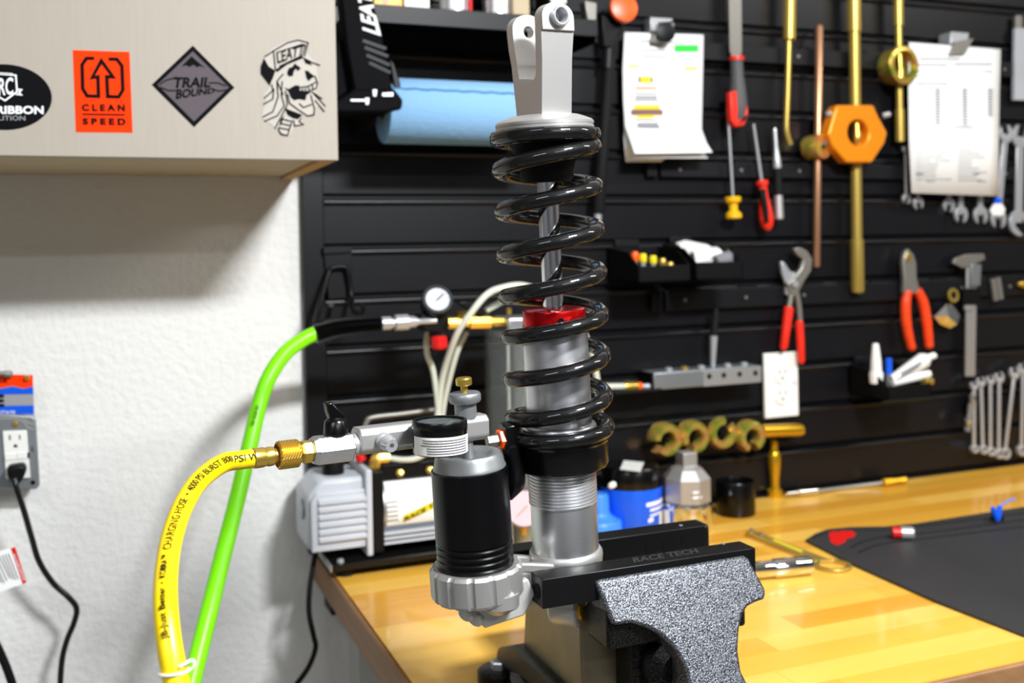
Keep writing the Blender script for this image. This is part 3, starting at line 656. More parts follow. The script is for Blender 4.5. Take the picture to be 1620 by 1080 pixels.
part('handle', wrod([(1248, 485, 6), (1247.5, 487, 8), (1243, 520, 7), (1239.5, 548, 6.5), (1239, 554, 3)], -.034), 'redgrip', pl)
part('handle', wrod([(1264, 507, 5), (1264.2, 509, 6.5), (1267, 540, 6.5), (1268, 570, 5.5), (1268, 575, 3)], -.034), 'redgrip', pl)
dk = thing('cutting_pliers', 'diagonal cutting pliers with orange red handles hanging spread', 'pliers', W(1450, 555, -.034))
part('jaws', wprism([(1429, 412), (1432, 399), (1437, 393), (1446, 402), (1450, 415), (1451, 440), (1457, 464), (1430, 464), (1431, 440)], -.038, .01), 'dsteel', dk, bevel=.002)
part('cutter_face', wprism([(1433, 410), (1437, 398), (1443, 408), (1440, 416)], -.0395, .003), 'brass', dk, bevel=.0006)
def htube(pts, rs, Y):
    P = spline([W(x, y, Y) for x, y in pts], 6); n = len(P); R = [rs[min(int(i/(n-1)*(len(rs)-1)), len(rs)-1)]*mpp(P[0]) for i in range(n)]
    R[-1] *= .6; return MB().tube(P, R, 16)
part('handle', htube([(1436, 460), (1432.5, 480), (1433, 505), (1437, 530), (1443, 554)], [7.5, 8, 8, 7.5, 7, 6.5], -.034), 'orggrip', dk)
part('handle', htube([(1451, 459), (1460, 478), (1465, 505), (1468, 530), (1470, 551)], [7.5, 8, 8, 7.5, 7, 6.5], -.034), 'orggrip', dk)

# bins
def make_bin(xl, xr, ytop, ybot, yf, label, front_drop=.45):
    a, b = W(xl, ybot, yf), W(xr, ybot, yf); zt = W(xl, ytop, yf).z; zb = a.z; h = zt-zb; yb_ = -.018; tk = .002
    o = thing('parts_bin', label, 'bin', ((a.x+b.x)/2, (yf+yb_)/2, zb), 'black parts bins on the slatwall')
    part('floor_panel', MB().box((a.x, yf, zb), (b.x, yb_, zb+tk)), 'blk', o)
    part('front_panel', MB().box((a.x, yf, zb), (b.x, yf+tk, zt)), 'blk', o, bevel=.0006)
    part('back_panel', MB().box((a.x, yb_-tk, zb), (b.x, yb_, zt+.03)), 'blk', o)
    for x in (a.x, b.x-tk):
        part('side_panel', MB().prism([V((x, yf, zb)), V((x, yb_, zb)), V((x, yb_, zt+.03)), V((x, yf+.035, zt+.022)), V((x, yf, zt))], (tk, 0, 0)), 'blk', o)
    part('hook_plate', MB().box((a.x+.012, yb_-.004, zt+.03), (a.x+(b.x-a.x)*.6, yb_+.003, zt+.042)), 'rail', o, bevel=.001)
    return a.x, b.x, zb, zt
ax, bx, zb, zt = make_bin(1010, 1093, 421, 447, -.118, 'left black parts bin holding yellow tipped valve stems')
for k, (x, y, c) in enumerate(((1000, 401, 'orgplastic'), (1017, 404, 'yprint'), (1033, 407, 'yprint'), (1048, 411, 'goldrod'), (1060, 417, 'goldrod'))):
    y_ = -.09; p = W(x, y, y_); p.x = min(max(p.x, ax+.01), bx-.01); base = V((p.x, y_, zb+.0025))
    o = thing('valve_stem', ['orange tipped valve stem at the left of the parts bin', 'yellow green tipped valve stem second from the left in the bin', 'yellow green tipped valve stem in the middle of the bin', 'dull yellow valve stem fourth from the left in the bin', 'short gold valve stem at the right of the bin row'][k], 'valve stem', base, 'valve stems in the parts bin')
    hh = p.z-base.z; part('stem', MB().lathe([(.004, 0), (.004, hh*.7), (.003, hh*.72)], base, EZ, 14), 'steel', o)
    part('cap', MB().lathe([(.0055, hh*.72), (.006, hh*.75), (.006, hh), (.004, hh+.003), (0, hh+.003)], base, EZ, 14), c, o)
ax, bx, zb, zt = make_bin(1101, 1176, 415, 443, -.118, 'right black parts bin filled with white paper packets')
for k, (pts, Y, lb) in enumerate(([[(1075, 388), (1090, 383), (1125, 390), (1130, 412), (1100, 420)], -.05, 'crumpled white packet at the back of the right bin'], [[(1098, 400), (1112, 396), (1140, 394), (1158, 408), (1150, 424), (1102, 420)], -.075, 'folded white packet in the middle of the right bin'], [[(1135, 408), (1172, 400), (1178, 396), (1179, 412), (1170, 422), (1140, 423)], -.095, 'greyish packet at the front right of the bin'])):
    P = [W(x, y, Y) for x, y in pts]; P = [V((min(max(p.x, ax+.003), bx-.003), p.y, max(p.z, zb+.003))) for p in P]
    cen = sum(P, V())/len(P); mb = MB(); n = len(P); top = [p+V((0, .012, .004)) for p in P]; c1 = cen+V((.002, -.006, .004)); c2 = cen+V((0, .018, 0))
    mb.add(P+top+[c1, c2], [(i, (i+1) % n, 2*n) for i in range(n)]+[(i, (i+1) % n, n+(i+1) % n, n+i) for i in range(n)]+[(n+i, n+(i+1) % n, 2*n+1) for i in range(n)])
    single('packet', mb, 'white' if k < 2 else 'print', lb, 'packet', 'white packets in the right bin', smooth=10)
ax, bx, zb, zt = make_bin(1405, 1473, 612, 634, -.115, 'black parts bin holding white tubes and a blue pen')
o = thing('nozzle_tube', 'upright white cone shaped nozzle tube in the parts bin', 'tube', W(1386, 598, -.08))
q = W(1386, 600, -.08); part('shoulder', wrod([(1386, 606, 10), (1386, 592, 11), (1386, 588, 10)], -.08), 'white', o); part('nozzle', wrod([(1386, 590, 9), (1385, 570, 8), (1385, 545, 5), (1385, 543, 4)], -.08), 'white', o)
o = thing('marker_pen', 'blue capped pen standing between the white tubes', 'pen', W(1406, 615, -.085))
part('cap', wrod([(1406, 566, 3), (1406, 568, 5), (1406, 592, 5)], -.085), 'blue', o); part('barrel', wrod([(1406, 592, 4.4), (1406, 615, 4.4)], -.085), 'dsteel', o)
o = thing('adhesive_tube', 'large white squeeze tube lying across the parts bin', 'tube', W(1445, 600, -.1))
P = [W(1412, 601, -.09), W(1440, 583, -.1), W(1462, 569, -.105), W(1467, 566, -.105)]; part('tube_body', MB().rod(P, [.009, .012, .014, .009], 20), 'white', o)
part('cap', MB().rod([P[-1], W(1479, 562, -.108), W(1480, 561.5, -.108)], [.006, .0055, .004], 14), 'white', o)
part('print', strokes([[(1425, 592), (1458, 573)]], 5, -.1215), 'print', o, smooth=0)
o = thing('adhesive_tube', 'thin white tube under the large squeeze tube', 'tube', W(1445, 606, -.1))
P = [W(1412, 606, -.1), W(1450, 596, -.105), W(1470, 591, -.105)]; part('tube_body', MB().rod(P, [.006, .0075, .0065], 16), 'white', o); part('cap', MB().rod([W(1460, 602, -.108), W(1474, 603, -.108)], [.007, .006], 12), 'goldrod', o)

# steel rack with punch
rk = thing('steel_rack', 'silver steel tool block with a row of holes on the slatwall', 'rack', W(1120, 612, -.04))
yr = -.062; a, b = W(1035, 617, yr), W(1206, 604, yr); zt = W(1035, 590, yr).z
part('block', MB().box((a.x, yr, a.z), (b.x, -.017, zt)), 'galv', rk, bevel=.0015)
part('front_plate', MB().box((W(1112, 600, yr).x, yr-.002, a.z), (b.x-.004, yr, zt-.003)), 'satin', rk)
part('end_cap', MB().box((a.x-.003, yr+.002, a.z), (a.x, -.017, zt)), 'blk', rk)
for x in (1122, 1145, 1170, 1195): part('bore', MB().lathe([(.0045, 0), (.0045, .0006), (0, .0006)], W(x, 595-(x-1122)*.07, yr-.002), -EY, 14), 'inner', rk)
for k, x in enumerate((1057, 1082, 1108, 1150, 1176)):
    q = W(x, 580, -.04); part('bit', MB().lathe([(.0065, 0), (.0065, .003), (.004, .005), (0, .005)], (q.x, -.042, zt), EZ, 14), 'steel' if k != 1 else 'goldrod', rk)
o = thing('punch', 'punch with a black upper end standing in the steel tool block', 'punch', V((W(1129, 578, -.04).x, -.04, zt)))
part('blade', MB().rod([W(1127.5, 580, -.04), W(1128, 560, -.04), W(1129, 531, -.04)], [.004, .005, .0065], 16), 'steel', o)
part('handle', MB().rod([W(1129, 531, -.04), W(1130, 510, -.04), W(1133, 488, -.04)], [.006, .006, .0045], 16), 'blkmat', o)
# hose with quick fitting below rack
qf = thing('quick_fitting', 'clear hose end with brass fitting and red ring left of the steel block', 'fitting', W(1000, 612, -.06))
part('hose', wrod([(925, 612, 5), (987, 611, 5)], -.05), 'tube', qf)
part('brass_sleeve', wrod([(987, 611, 7), (990, 611, 8), (1007, 611, 8)], -.05), 'brass', qf)
part('red_ring', wrod([(1007, 611, 6.5), (1014, 611, 6.5)], -.05), 'orgplastic', qf)
part('tip', wrod([(1014, 611, 4.5), (1020, 611, 4), (1022, 611, 5), (1029, 611, 5)], -.05), 'steel', qf)
qa, qb = W(965, 616, -.05), W(1000, 618, -.05)
part('ledge', MB().box((qa.x, -.065, qa.z-.006), (W(1040, 618, -.05).x, -.016, qa.z-.002)), 'rail', qf)

# outlet on slatwall
ow_ = thing('outlet_plate', 'white outlet cover plate on the black slatwall', 'outlet', W(1236, 662, -.02))
a, b = W(1210, 662, -.02), W(1263, 660, -.02); zt = W(1210, 559, -.02).z
part('cover', MB().box((a.x, -.022, a.z), (b.x, -.0155, zt)), 'white', ow_, bevel=.0015)
cxm = (a.x+b.x)/2
for zc in (a.z+(zt-a.z)*.66, a.z+(zt-a.z)*.34):
    rcp = part('receptacle', MB().lathe([(.0165, 0), (.0165, .0018), (.0155, .0025), (0, .0025)], (cxm, -.022, zc), -EY, 24), 'white', ow_)
    sl = MB()
    for dx in (-.006, .006): sl.box((cxm+dx-.001, -.0248, zc+.001), (cxm+dx+.001, -.0246, zc+.009))
    sl.lathe([(.0025, 0), (.0025, .0003), (0, .0003)], (cxm, -.0246, zc-.006), -EY, 10); part('slots', sl, 'printdark', rcp, smooth=0)
part('flag_sticker', MB().box((b.x-.013, -.0224, zt-.058), (b.x-.004, -.022, zt-.050)), 'pinkdial', ow_)

# split collars on the slatwall
gc = 'gold split collars on pegs'
for k, (x, y, r, g0, ln, lb) in enumerate(((1052, 695, 25, 3.5, .026, 'leftmost gold split collar, its gap to the lower left'), (1096, 691, 24.5, 4.0, .024, 'second gold split collar from the left, gap at the bottom'), (1143, 685, 24.5, 1.0, .012, 'third gold split collar, thin with its gap at the top right'), (1186, 690, 24, 4.75, .022, 'fourth gold split collar beside the short gold rod'))):
    p = W(x, y, -.045); d_ = V((.0, -1, 0)); R = r*mpp(p)*1.08
    o = thing('split_collar', lb, 'collar', p-EZ*R, gc)
    ax_, u_, v_ = basis(d_)
    # gap angle is measured in the picture (x right, y up); turn it into the lathe's own angle
    gd = (EX*math.cos(g0)+EZ*math.sin(g0)); ga = math.atan2(gd.dot(v_), gd.dot(u_)); hg = .42
    prof = [(R*.48, -ln/2), (R*.94, -ln/2), (R, -ln/2+.002), (R, ln/2-.008), (R*.85, ln/2), (R*.55, ln/2), (R*.46, ln/2-.004)]
    part('ring', MB().lathe(prof, p, d_, 40, ga+hg, ga+2*math.pi-hg, close=True), 'zinc', o)
    part('peg', MB().lathe([(.005, -.03), (.005, ln*.2), (.004, ln*.3)], p, d_, 14), 'blk', o)
gh = thing('gold_rod', 'short gold rod lying horizontally right of the split collars', 'rod', W(1242, 691, -.05))
part('shaft', wrod([(1205, 681.5, 10), (1262, 680, 10.5), (1268, 679.8, 9), (1270, 679.7, 5)], -.045), 'gold', gh)
part('bracket', MB().box((W(1240, 690, -.03).x-.006, -.05, W(1240, 692, -.03).z-.004), (W(1240, 690, -.03).x+.006, -.0155, W(1240, 692, -.03).z)), 'blk', gh)

# cable hook at left of slatwall
hk = thing('wall_hook', 'black double wire hook at the left end of the slatwall', 'hook', W(535, 505, -.03))
part('plate', wprism([(511, 393), (557, 390), (557, 470), (520, 474)], -.02, .004), 'slat', hk, bevel=.001)
part('top_clip', wprism([(511, 391), (557, 389), (557, 399), (512, 402)], -.024, .008), 'rail', hk, bevel=.001)
part('wire', wtube([(499, 512, -.07), (507, 480, -.05), (518, 436, -.03), (525, 424, -.028), (544, 422, -.028), (550, 430, -.028), (556, 470, -.03), (560, 492, -.06), (572, 494, -.09), (575, 482, -.095)], -.03, 4), 'blk', hk)
part('wire', wtube([(519, 500, -.035), (521, 488, -.06), (524, 482, -.09)], -.03, 4), 'blk', hk)

# ------------------------------------------------------------------ bench items at the back
def on(px, py, Z=0.): return B(px, py, Z)
q = on(1226, 786); s_ = mpp(q)
gp = thing('gold_punch', 'turned gold punch standing upright at the back of the bench', 'punch', q)
part('base', MB().lathe([(11.5*s_, 0), (12*s_, .002), (12*s_, 11*s_), (9*s_, 14*s_)], q, EZ, 32), 'gold', gp)
part('body', MB().lathe([(7.5*s_, 14*s_), (7*s_, 24*s_), (8.5*s_, 38*s_), (10*s_, 52*s_), (10*s_, 66*s_), (8*s_, 72*s_), (6*s_, 74*s_), (6*s_, 88*s_), (4*s_, 90*s_), (0, 90*s_)], q, EZ, 32), 'gold', gp)
q = on(1164, 812); s_ = mpp(q)
single('ring_cup', MB().lathe([(24*s_, .004), (24*s_, 0), (30*s_, 0), (31*s_, .002), (31*s_, 51*s_), (30*s_, 53*s_), (27*s_, 53*s_), (26*s_, 50*s_), (26*s_, .004)], q, EZ, 48), 'anod', 'open black cylindrical cup standing on the bench', 'cup')
# chrome faceted tool
q = on(1088, 838); s_ = mpp(q)
ct = thing('fork_tool', 'chrome tool with round foot, faceted body and square neck', 'tool', q)
part('foot', MB().lathe([(38*s_, 0), (39*s_, .002), (39*s_, 42*s_), (36*s_, 46*s_)], q, EZ, 40), 'chrome', ct)
part('body', MB().lathe([(34*s_, 46*s_), (38*s_, 48*s_), (38*s_, 84*s_), (26*s_, 98*s_), (14*s_, 104*s_)], q, EZ, 8), 'satin', ct, smooth=10, bevel=.001)
nb_ = 12.5*s_; part('neck', MB().box((q.x-nb_, q.y-nb_, 100*s_), (q.x+nb_, q.y+nb_, 124*s_)), 'satin', ct, bevel=.001)
part('lettering', MB().box((q.x-.012, q.y-36.5*s_-.0008, 58*s_), (q.x+.004, q.y-36*s_, 61*s_)).box((q.x-.012, q.y-36.5*s_-.0008, 66*s_), (q.x+.002, q.y-36*s_, 69*s_)), 'inkwhite', ct, smooth=0)
# blue tub
q = on(1000, 838); s_ = mpp(q)
bt = thing('blue_tub', 'blue plastic tub with a black lid and white printing', 'tub', q)
part('tub', MB().lathe([(44*s_, 0), (46*s_, .003), (49*s_, 68*s_), (48*s_, 72*s_)], q, EZ, 48), 'blue', bt)
part('lid', MB().lathe([(47*s_, 70*s_), (48*s_, 72*s_), (46*s_, 100*s_), (43*s_, 104*s_), (0, 105*s_)], q, EZ, 48), 'anod', bt, label='black lid')
def tubpt(deg, h, r): a = math.radians(deg); return q+V((math.sin(a)*r, -math.cos(a)*r, h))
pm = MB()
for (d0, d1, h0, h1) in ((0, 60, 47, 53), (8, 62, 39, 43), (8, 40, 31, 34), (4, 16, 22, 28), (36, 62, 8, 33)):
    n = 10; R_ = [[tubpt(d0+(d1-d0)*k/n, h*s_+k*.00015, (46.6+(h/68)*2.7)*s_) for k in range(n+1)] for h in (h0, h1)]; pm.grid(R_)
part('print', pm, 'inkwhite', bt, smooth=0)
lid_z = 105*s_+.0006
l1 = [B(x, y, lid_z) for x, y in ((981, 742), (987, 728), (1019, 731), (1013, 746))]
part('lid_label', MB().add(l1, [(0, 1, 2, 3)]), 'white', bt, smooth=0, solid=.0003)
q = on(948, 850); s_ = mpp(q)
bcap = thing('blue_funnel', 'bright blue funnel cap standing in front of the blue tub', 'funnel', q)
part('skirt', MB().lathe([(36*s_, 0), (37*s_, .002), (36*s_, 26*s_), (33*s_, 30*s_), (30*s_, 30*s_)], q, EZ, 40), 'bluelt', bcap)
part('neck', MB().lathe([(30*s_, 30*s_), (20*s_, 36*s_), (17*s_, 42*s_), (16*s_, 66*s_), (14*s_, 70*s_), (0, 70*s_)], q, EZ, 36), 'bluelt', bcap)
q = on(1026, 838); s_ = mpp(q)
hl = thing('black_bracket', 'small black angled bracket leaning in front of the blue tub', 'bracket', q)
part('arm', MB().prism([W(x, y, q.y) for x, y in ((1000, 840), (1006, 812), (1020, 802), (1030, 812), (1038, 838), (1030, 840), (1022, 818), (1014, 818), (1008, 840))], (0, .012, 0)), 'blkmat', hl, bevel=.001)
single('foam_plug', MB().rod([W(963, 770, -.19), W(965, 767, -.19), W(972, 765, -.19), W(974, 764.5, -.19)], [.002, .0045, .0045, .002], 14), 'white', 'tiny white plug resting on the blue funnel cap', 'plug')
# probe lying along the wall
pr2 = thing('probe', 'long thin metal probe with brass fitting lying along the back edge', 'probe', on(1330, 775))
zz = .008
part('handle', MB().rod([on(1243, 781, zz), on(1262, 779, zz), on(1264, 778.6, zz), on(1292, 776, zz), on(1294, 775.7, zz)], [.003, .003, .006, .006, .004], 16), 'chrome', pr2)
part('cable', MB().tube(spline([on(1293, 776, zz), on(1340, 770, .004), on(1400, 762.5, zz)], 8), .0022, 8), 'steel', pr2)
part('brass_fitting', MB().rod([on(1396, 763, zz), on(1398, 762.7, zz), on(1412, 761, zz), on(1413, 761, zz), on(1432, 758.6, zz), on(1434, 758.4, zz)], [.003, .007, .007, .005, .006, .004], 6), 'gold', pr2, smooth=15)
# socket
sk = thing('socket', 'deep chrome socket lying on the bench behind the vise', 'socket', on(1236, 918))
d_ = (B(1280, 893, .014)-B(1190, 902, .014)); a = B(1190, 902, .0125); b = B(1282, 893, .0125)
part('body', MB().rod([a+(b-a)*.35, a+(b-a)*.37, b-(b-a)*.02, b], [.0112, .0122, .0122, .0112], 36), 'chrome', sk)
part('drive_end', MB().rod([a-(b-a)*.15, a, a+(b-a)*.33, a+(b-a)*.35], [.0095, .0105, .011, .0105], 36), 'chrome', sk)
# gold pin wrench flat on bench
gw2 = thing('gold_wrench', 'gold wrench with a large open ring lying beside the socket', 'wrench', on(1250, 870))
cen = B(1318, 892, .005); R = .0245
n = 8; ch = [cen+V((math.cos(2*math.pi*k/64), math.sin(2*math.pi*k/64), 0))*R for k in range(64)]
hexr = []
for k in range(64):
    a = 2*math.pi*k/64; f = ((a+.2) % (math.pi/3))-math.pi/6; hexr.append(cen+V((math.cos(a), math.sin(a), 0))*(R*.74/math.cos(f)*.95))
part('ring', MB().ringprism(ch, hexr, (0, 0, -.005)), 'goldrod', gw2, bevel=.001)
h0, h1 = B(1189, 840, .008), cen+(B(1189, 840, .008)-cen).normalized()*R*.9; dd = (h1-h0).normalized(); sd_ = V((-dd.y, dd.x, 0))
part('handle', MB().prism([h0-sd_*.008, h0-sd_*.0065-dd*.006, h0+sd_*.0065-dd*.006, h0+sd_*.008, h1+sd_*.011, h1-sd_*.011], (0, 0, -.008)), 'goldrod', gw2, bevel=.0015)
part('print', MB().prism([h0+dd*.05-sd_*.003+EZ*.0004, h0+dd*.05+sd_*.003+EZ*.0004, h0+dd*.11+sd_*.003+EZ*.0004, h0+dd*.11-sd_*.003+EZ*.0004], (0, 0, -.0003)), 'yprint', gw2, smooth=0)
for (f) in (.0, .022): part('pin', MB().lathe([(.003, 0), (.003, .004), (0, .0045)], h0+dd*f+EZ*.0, EZ, 12), 'dsteel', gw2)
# rubber mat
mp_ = [(1274, 853), (1290, 843), (1310, 836), (1345, 833), (1400, 832), (1450, 827), (1520, 816), (1620, 801)]
front = [(1620, 1003), (1480, 949), (1345, 889)]
mpts = [B(x, y, .004) for x, y in mp_]; far = B(1620, 801, .004); ext = [V((far.x+.5, far.y, .004)), V((far.x+.5, B(1620, 1003, .004).y-.05, .004)), V((B(1620, 1003, .004).x+.12, B(1620, 1003, .004).y-.05, .004))]
mt_ = thing('rubber_mat', 'black rubber bench mat with ridged border and red emblem', 'mat', (sum(p.x for p in mpts)/len(mpts), mpts[0].y, 0))
part('sheet', MB().prism(mpts+ext+[B(x, y, .004) for x, y in front], (0, 0, -.004)), 'mat', mt_, bevel=.0008)
for pts in ([(1285, 851), (1310, 842), (1350, 839), (1400, 838), (1450, 833), (1620, 812)], [(1345, 866), (1365, 857), (1400, 849), (1440, 846), (1520, 836), (1620, 822)], [(1358, 874), (1385, 863), (1420, 857), (1480, 850), (1620, 833)]):
    part('ridge', MB().tube(spline([B(x, y, .0042) for x, y in pts], 8), .0012, 6), 'blkmat', mt_)
part('emblem', MB().prism([B(x, y, .0046) for x, y in ((1311, 842), (1318, 839), (1326, 841), (1334, 838), (1341, 840), (1346, 838), (1354, 844), (1350, 849), (1340, 851), (1336, 857), (1324, 862), (1314, 857))], (0, 0, -.0005)), 'red', mt_, label='red printed emblem', smooth=0)
rc = thing('small_valve', 'small silver cylinder with a red cap lying on the mat', 'valve', B(1430, 851, .005))
p0, p1 = B(1411, 842, .013), B(1446, 843, .013); r_ = .0095
part('red_cap', MB().rod([p0, p0+(p1-p0)*.03, p0+(p1-p0)*.4], [.006, .008, .008], 20), 'red', rc)
part('body', MB().rod([p0+(p1-p0)*.4, p0+(p1-p0)*.42, p1-(p1-p0)*.08, p1], [r_*.95, r_, r_, r_*.8], 24), 'satin', rc)
bz = thing('blue_terminal', 'small blue two pronged terminal with wire on the mat', 'terminal', B(1577, 822, .004))
part('stub', MB().lathe([(.009, 0), (.009, .006), (.006, .008), (0, .008)], B(1578, 822, .0042), EZ, 18), 'blkmat', bz)
b0 = B(1578, 822, .010)
for (x, y) in ((1570, 803), (1582, 800)): part('prong', MB().rod([b0, b0+(W(x, y, b0.y)-b0)*.5, W(x, y, b0.y)], [.004, .005, .0035], 10), 'blue', bz)
part('wire', MB().tube(spline([W(1582, 800, b0.y), W(1592, 794, b0.y), W(1606, 788, b0.y)], 6), .0012, 8), 'bluelt', bz)
wb = [W(1608, 800, b0.y), W(1600, 792, b0.y), W(1590, 782, b0.y)]

# ------------------------------------------------------------------ vacuum pump
yp = -.128
pu = thing('vacuum_pump', 'grey finned vacuum pump on a black base at the left bench end', 'pump', B(575, 905, 0))
def px_(x, y, Y=yp): return W(x, y, Y)
xl, xr = px_(487, 800).x, px_(585, 800).x; zb, zt = px_(490, 876).z, px_(530, 778).z
prof = [(xl, zb), (xr, zb), (xr, zt), (xl+.012, zt), (xl, zt-.012)]
ydp = -.03
bodyp = MB().prism([V((x, yp+.006, z)) for x, z in [(xl-.0, zb+.002), (xr, zb), (xr, zt+.016), (xl+.02, zt+.016), (xl-.0, zt-.006)]], (0, ydp-yp-.006, 0))
part('housing', bodyp, 'pump', pu, bevel=.006)
part('front_cover', MB().prism([V((x, yp, z)) for x, z in [(xl+.004, zb), (xr, zb), (xr, zt), (xl+.012, zt), (xl+.004, zt-.01)]], (0, .008, 0)), 'pump', pu, bevel=.002)
for k in range(6):
    z = zb+.012+(zt-zb-.02)*k/6*1.02
    part('cooling_fin', MB().prism([V((xl+.014, yp-.005, z+.006)), V((xl+.014, yp-.005, z+.002)), V((xl+.014, yp+.001, z-.001)), V((xl+.014, yp+.001, z+.011))], (xr-xl-.016, 0, 0)), 'pump', pu, smooth=0)
part('sight_glass', MB().lathe([(.014, 0), (.014, .003), (.010, .004), (0, .004)], V((xl, (yp+ydp)/2-.01, (zb+zt)/2+.012)), -EX, 24), 'galv', pu)
xf0, xf1 = px_(578, 800).x, px_(588, 800).x
part('flange', MB().box((xf0, yp-.006, zb-.012), (xf1, ydp, zt+.026)), 'pump', pu, bevel=.002)
xm0, xm1 = xf1, px_(608, 800).x
part('dark_collar', MB().box((xm0, yp+.001, zb-.012), (xm1, ydp, zt+.022)), 'blk', pu, bevel=.002)
xe = px_(752, 800).x; zc_ = (zb+zt)/2+.006; rc_ = (zt-zb)/2+.002; yc = yp+rc_
part('motor', MB().lathe([(rc_, 0), (rc_, xe-xm1)], V((xm1, yc, zc_)), EX, 48), 'galv', pu)
part('motor_shoe', MB().box((xm1, yp+.012, zb-.004), (xe, ydp, zb+.014)), 'galv', pu, bevel=.003)
for k in range(3): part('shoe_rib', MB().box((xm1, yp+.004, zb-.002+k*.0065), (xe, yp+.014, zb+.001+k*.0065)), 'pump', pu)
ztm = zt+.004
part('terminal_box', MB().box((xm1+.002, yp+.02, ztm), (xe, ydp, ztm+.022)), 'blk', pu, bevel=.002)
part('data_plate', MB().lathe([(rc_+.0006, .012), (rc_+.0006, xe-xm1-.01)], V((xm1, yc, zc_)), EX, 24, math.pi*.62, math.pi*1.18) if False else MB().grid([[V((xm1+.004, yc-math.cos(a)*(rc_+.0007), zc_+math.sin(a)*(rc_+.0007))), V((xe, yc-math.cos(a)*(rc_+.0007), zc_+math.sin(a)*(rc_+.0007)))] for a in [math.radians(-32+k*9) for k in range(11)]]), 'paper', pu, label='white printed label on the motor')
def mot(x, zf, off=.0011):      # point on the motor label: x metres, zf -1..1 height
    a = math.asin(zf); return V((x, yc-math.cos(a)*(rc_+off), zc_+math.sin(a)*(rc_+off)))
xA, xB = px_(638, 820).x, px_(690, 800).x
def mgrid(x0, x1, lo0, hi0, lo1, hi1, off, n=12):
    return MB().grid([[mot(x0+(x1-x0)*k/n, (lo0+(hi0-lo0)*j/6)*(1-k/n)+(lo1+(hi1-lo1)*j/6)*k/n, off) for k in range(n+1)] for j in range(7)])
part('yellow_band', mgrid(xA, xB+.02, -.46, -.22, .12, .36, .0012), 'yprint', pu, label='yellow lettered band', smooth=0)
text('lettering', 'RACE TECH', 'ink', pu, lambda x, y: mot(xA+.002+(xB+.018-xA)*x, -.42+.58*x+.15*y, .0018), bold=.03)
vt = MB(); xv0, xv1 = xm1+.004, px_(630, 810).x
for k in range(5): vt.add([mot(xv0, .28-.15*k), mot(xv1, .28-.15*k), mot(xv1, .28-.15*k-.035), mot(xv0, .28-.15*k-.035)], [(0, 1, 2, 3)])
vt.add([mot(xv1, .36), mot(xv1+.0016, .36), mot(xv1+.0016, -.42), mot(xv1, -.42)], [(0, 1, 2, 3)])
part('print', vt, 'ink', pu, smooth=0)
zp = .016; xb0, xb1 = px_(522, 890).x, px_(860, 860).x
part('base_tray', MB().box((xb0, yp-.012, zp), (xb1, ydp+.01, zp+.004)), 'blk', pu, bevel=.001)
part('tray_lip', MB().box((xb0, yp-.014, zp-.005), (xb1, yp-.011, zp+.004)), 'anod', pu, bevel=.0006)
part('tray_end', MB().box((xb0-.002, yp-.014, zp-.005), (xb0, ydp+.01, zp+.004)), 'satin', pu)
for x in (xb0+.022, xb1-.03):
    for y in (yp+.006, ydp-.01): part('rubber_foot', MB().lathe([(.012, 0), (.013, .004), (.011, .016)], (x, y, 0), EZ, 20), 'blkmat', pu)
part('tray_screw', MB().lathe([(.005, 0), (.004, .004), (0, .005)], V((xb0+.014, yp-.002, zp+.004)), EZ, 12), 'steel', pu)
for x in (629, 676): 
    q = W(x, 757, yp+.03); part('bolt', MB().lathe([(.006, 0), (.006, .003), (.003, .004), (.003, .009), (0, .009)], V((q.x, yp+.018, ztm+.008)), (0, -1, .4), 6), 'brass', pu, smooth=10)
q = px_(527, 756, -.085); part('oil_cap', MB().lathe([(17.5*mpp(q), -.004), (17.5*mpp(q), .022), (16*mpp(q), .025), (0, .025)], V((q.x, -.085, zt+.016)), EZ, 28), 'blk', pu, label='black round oil filler cap')
# elbow
e0 = W(592, 752, -.10); e1 = W(593, 728, -.10); e2 = W(613, 724, -.10)
part('brass_elbow', MB().tube(spline([W(592, 762, -.10), W(592, 745, -.10), W(594, 730, -.10), W(600, 724, -.10), W(614, 723, -.10)], 6), .0085, 8), 'brass', pu, smooth=20)
part('red_valve_tip', wrod([(568, 718, 7), (572, 728, 8)], -.09), 'red', pu)
part('intake_tube', wtube([(612, 724, -.10), (640, 727, -.11), (665, 722, -.115), (690, 700, -.12), (694, 660, -.12), (686, 590, -.12), (676, 560, -.12), (676, 530, -.12), (690, 514, -.12), (715, 510, -.12)], -.1, 4.6), 'tube', pu)
part('carry_handle', wtube([(574, 690, -.08), (580, 668, -.08), (590, 660, -.08), (640, 654, -.08), (700, 646, -.08)], -.08, 4.2), 'dsteel', pu)
pc = single('power_cable', wtube([(500, 874, -.075), (497, 885, -.085), (490, 930, -.10), (489, 970, -.10), (496, 1005, -.10), (499, 1025, -.10), (488, 1055, -.10), (466, 1086, -.10), (440, 1120, -.09)], -.09, 4.2, k=10), 'blkmat', 'black pump power cord hanging past the left bench end', 'cord')

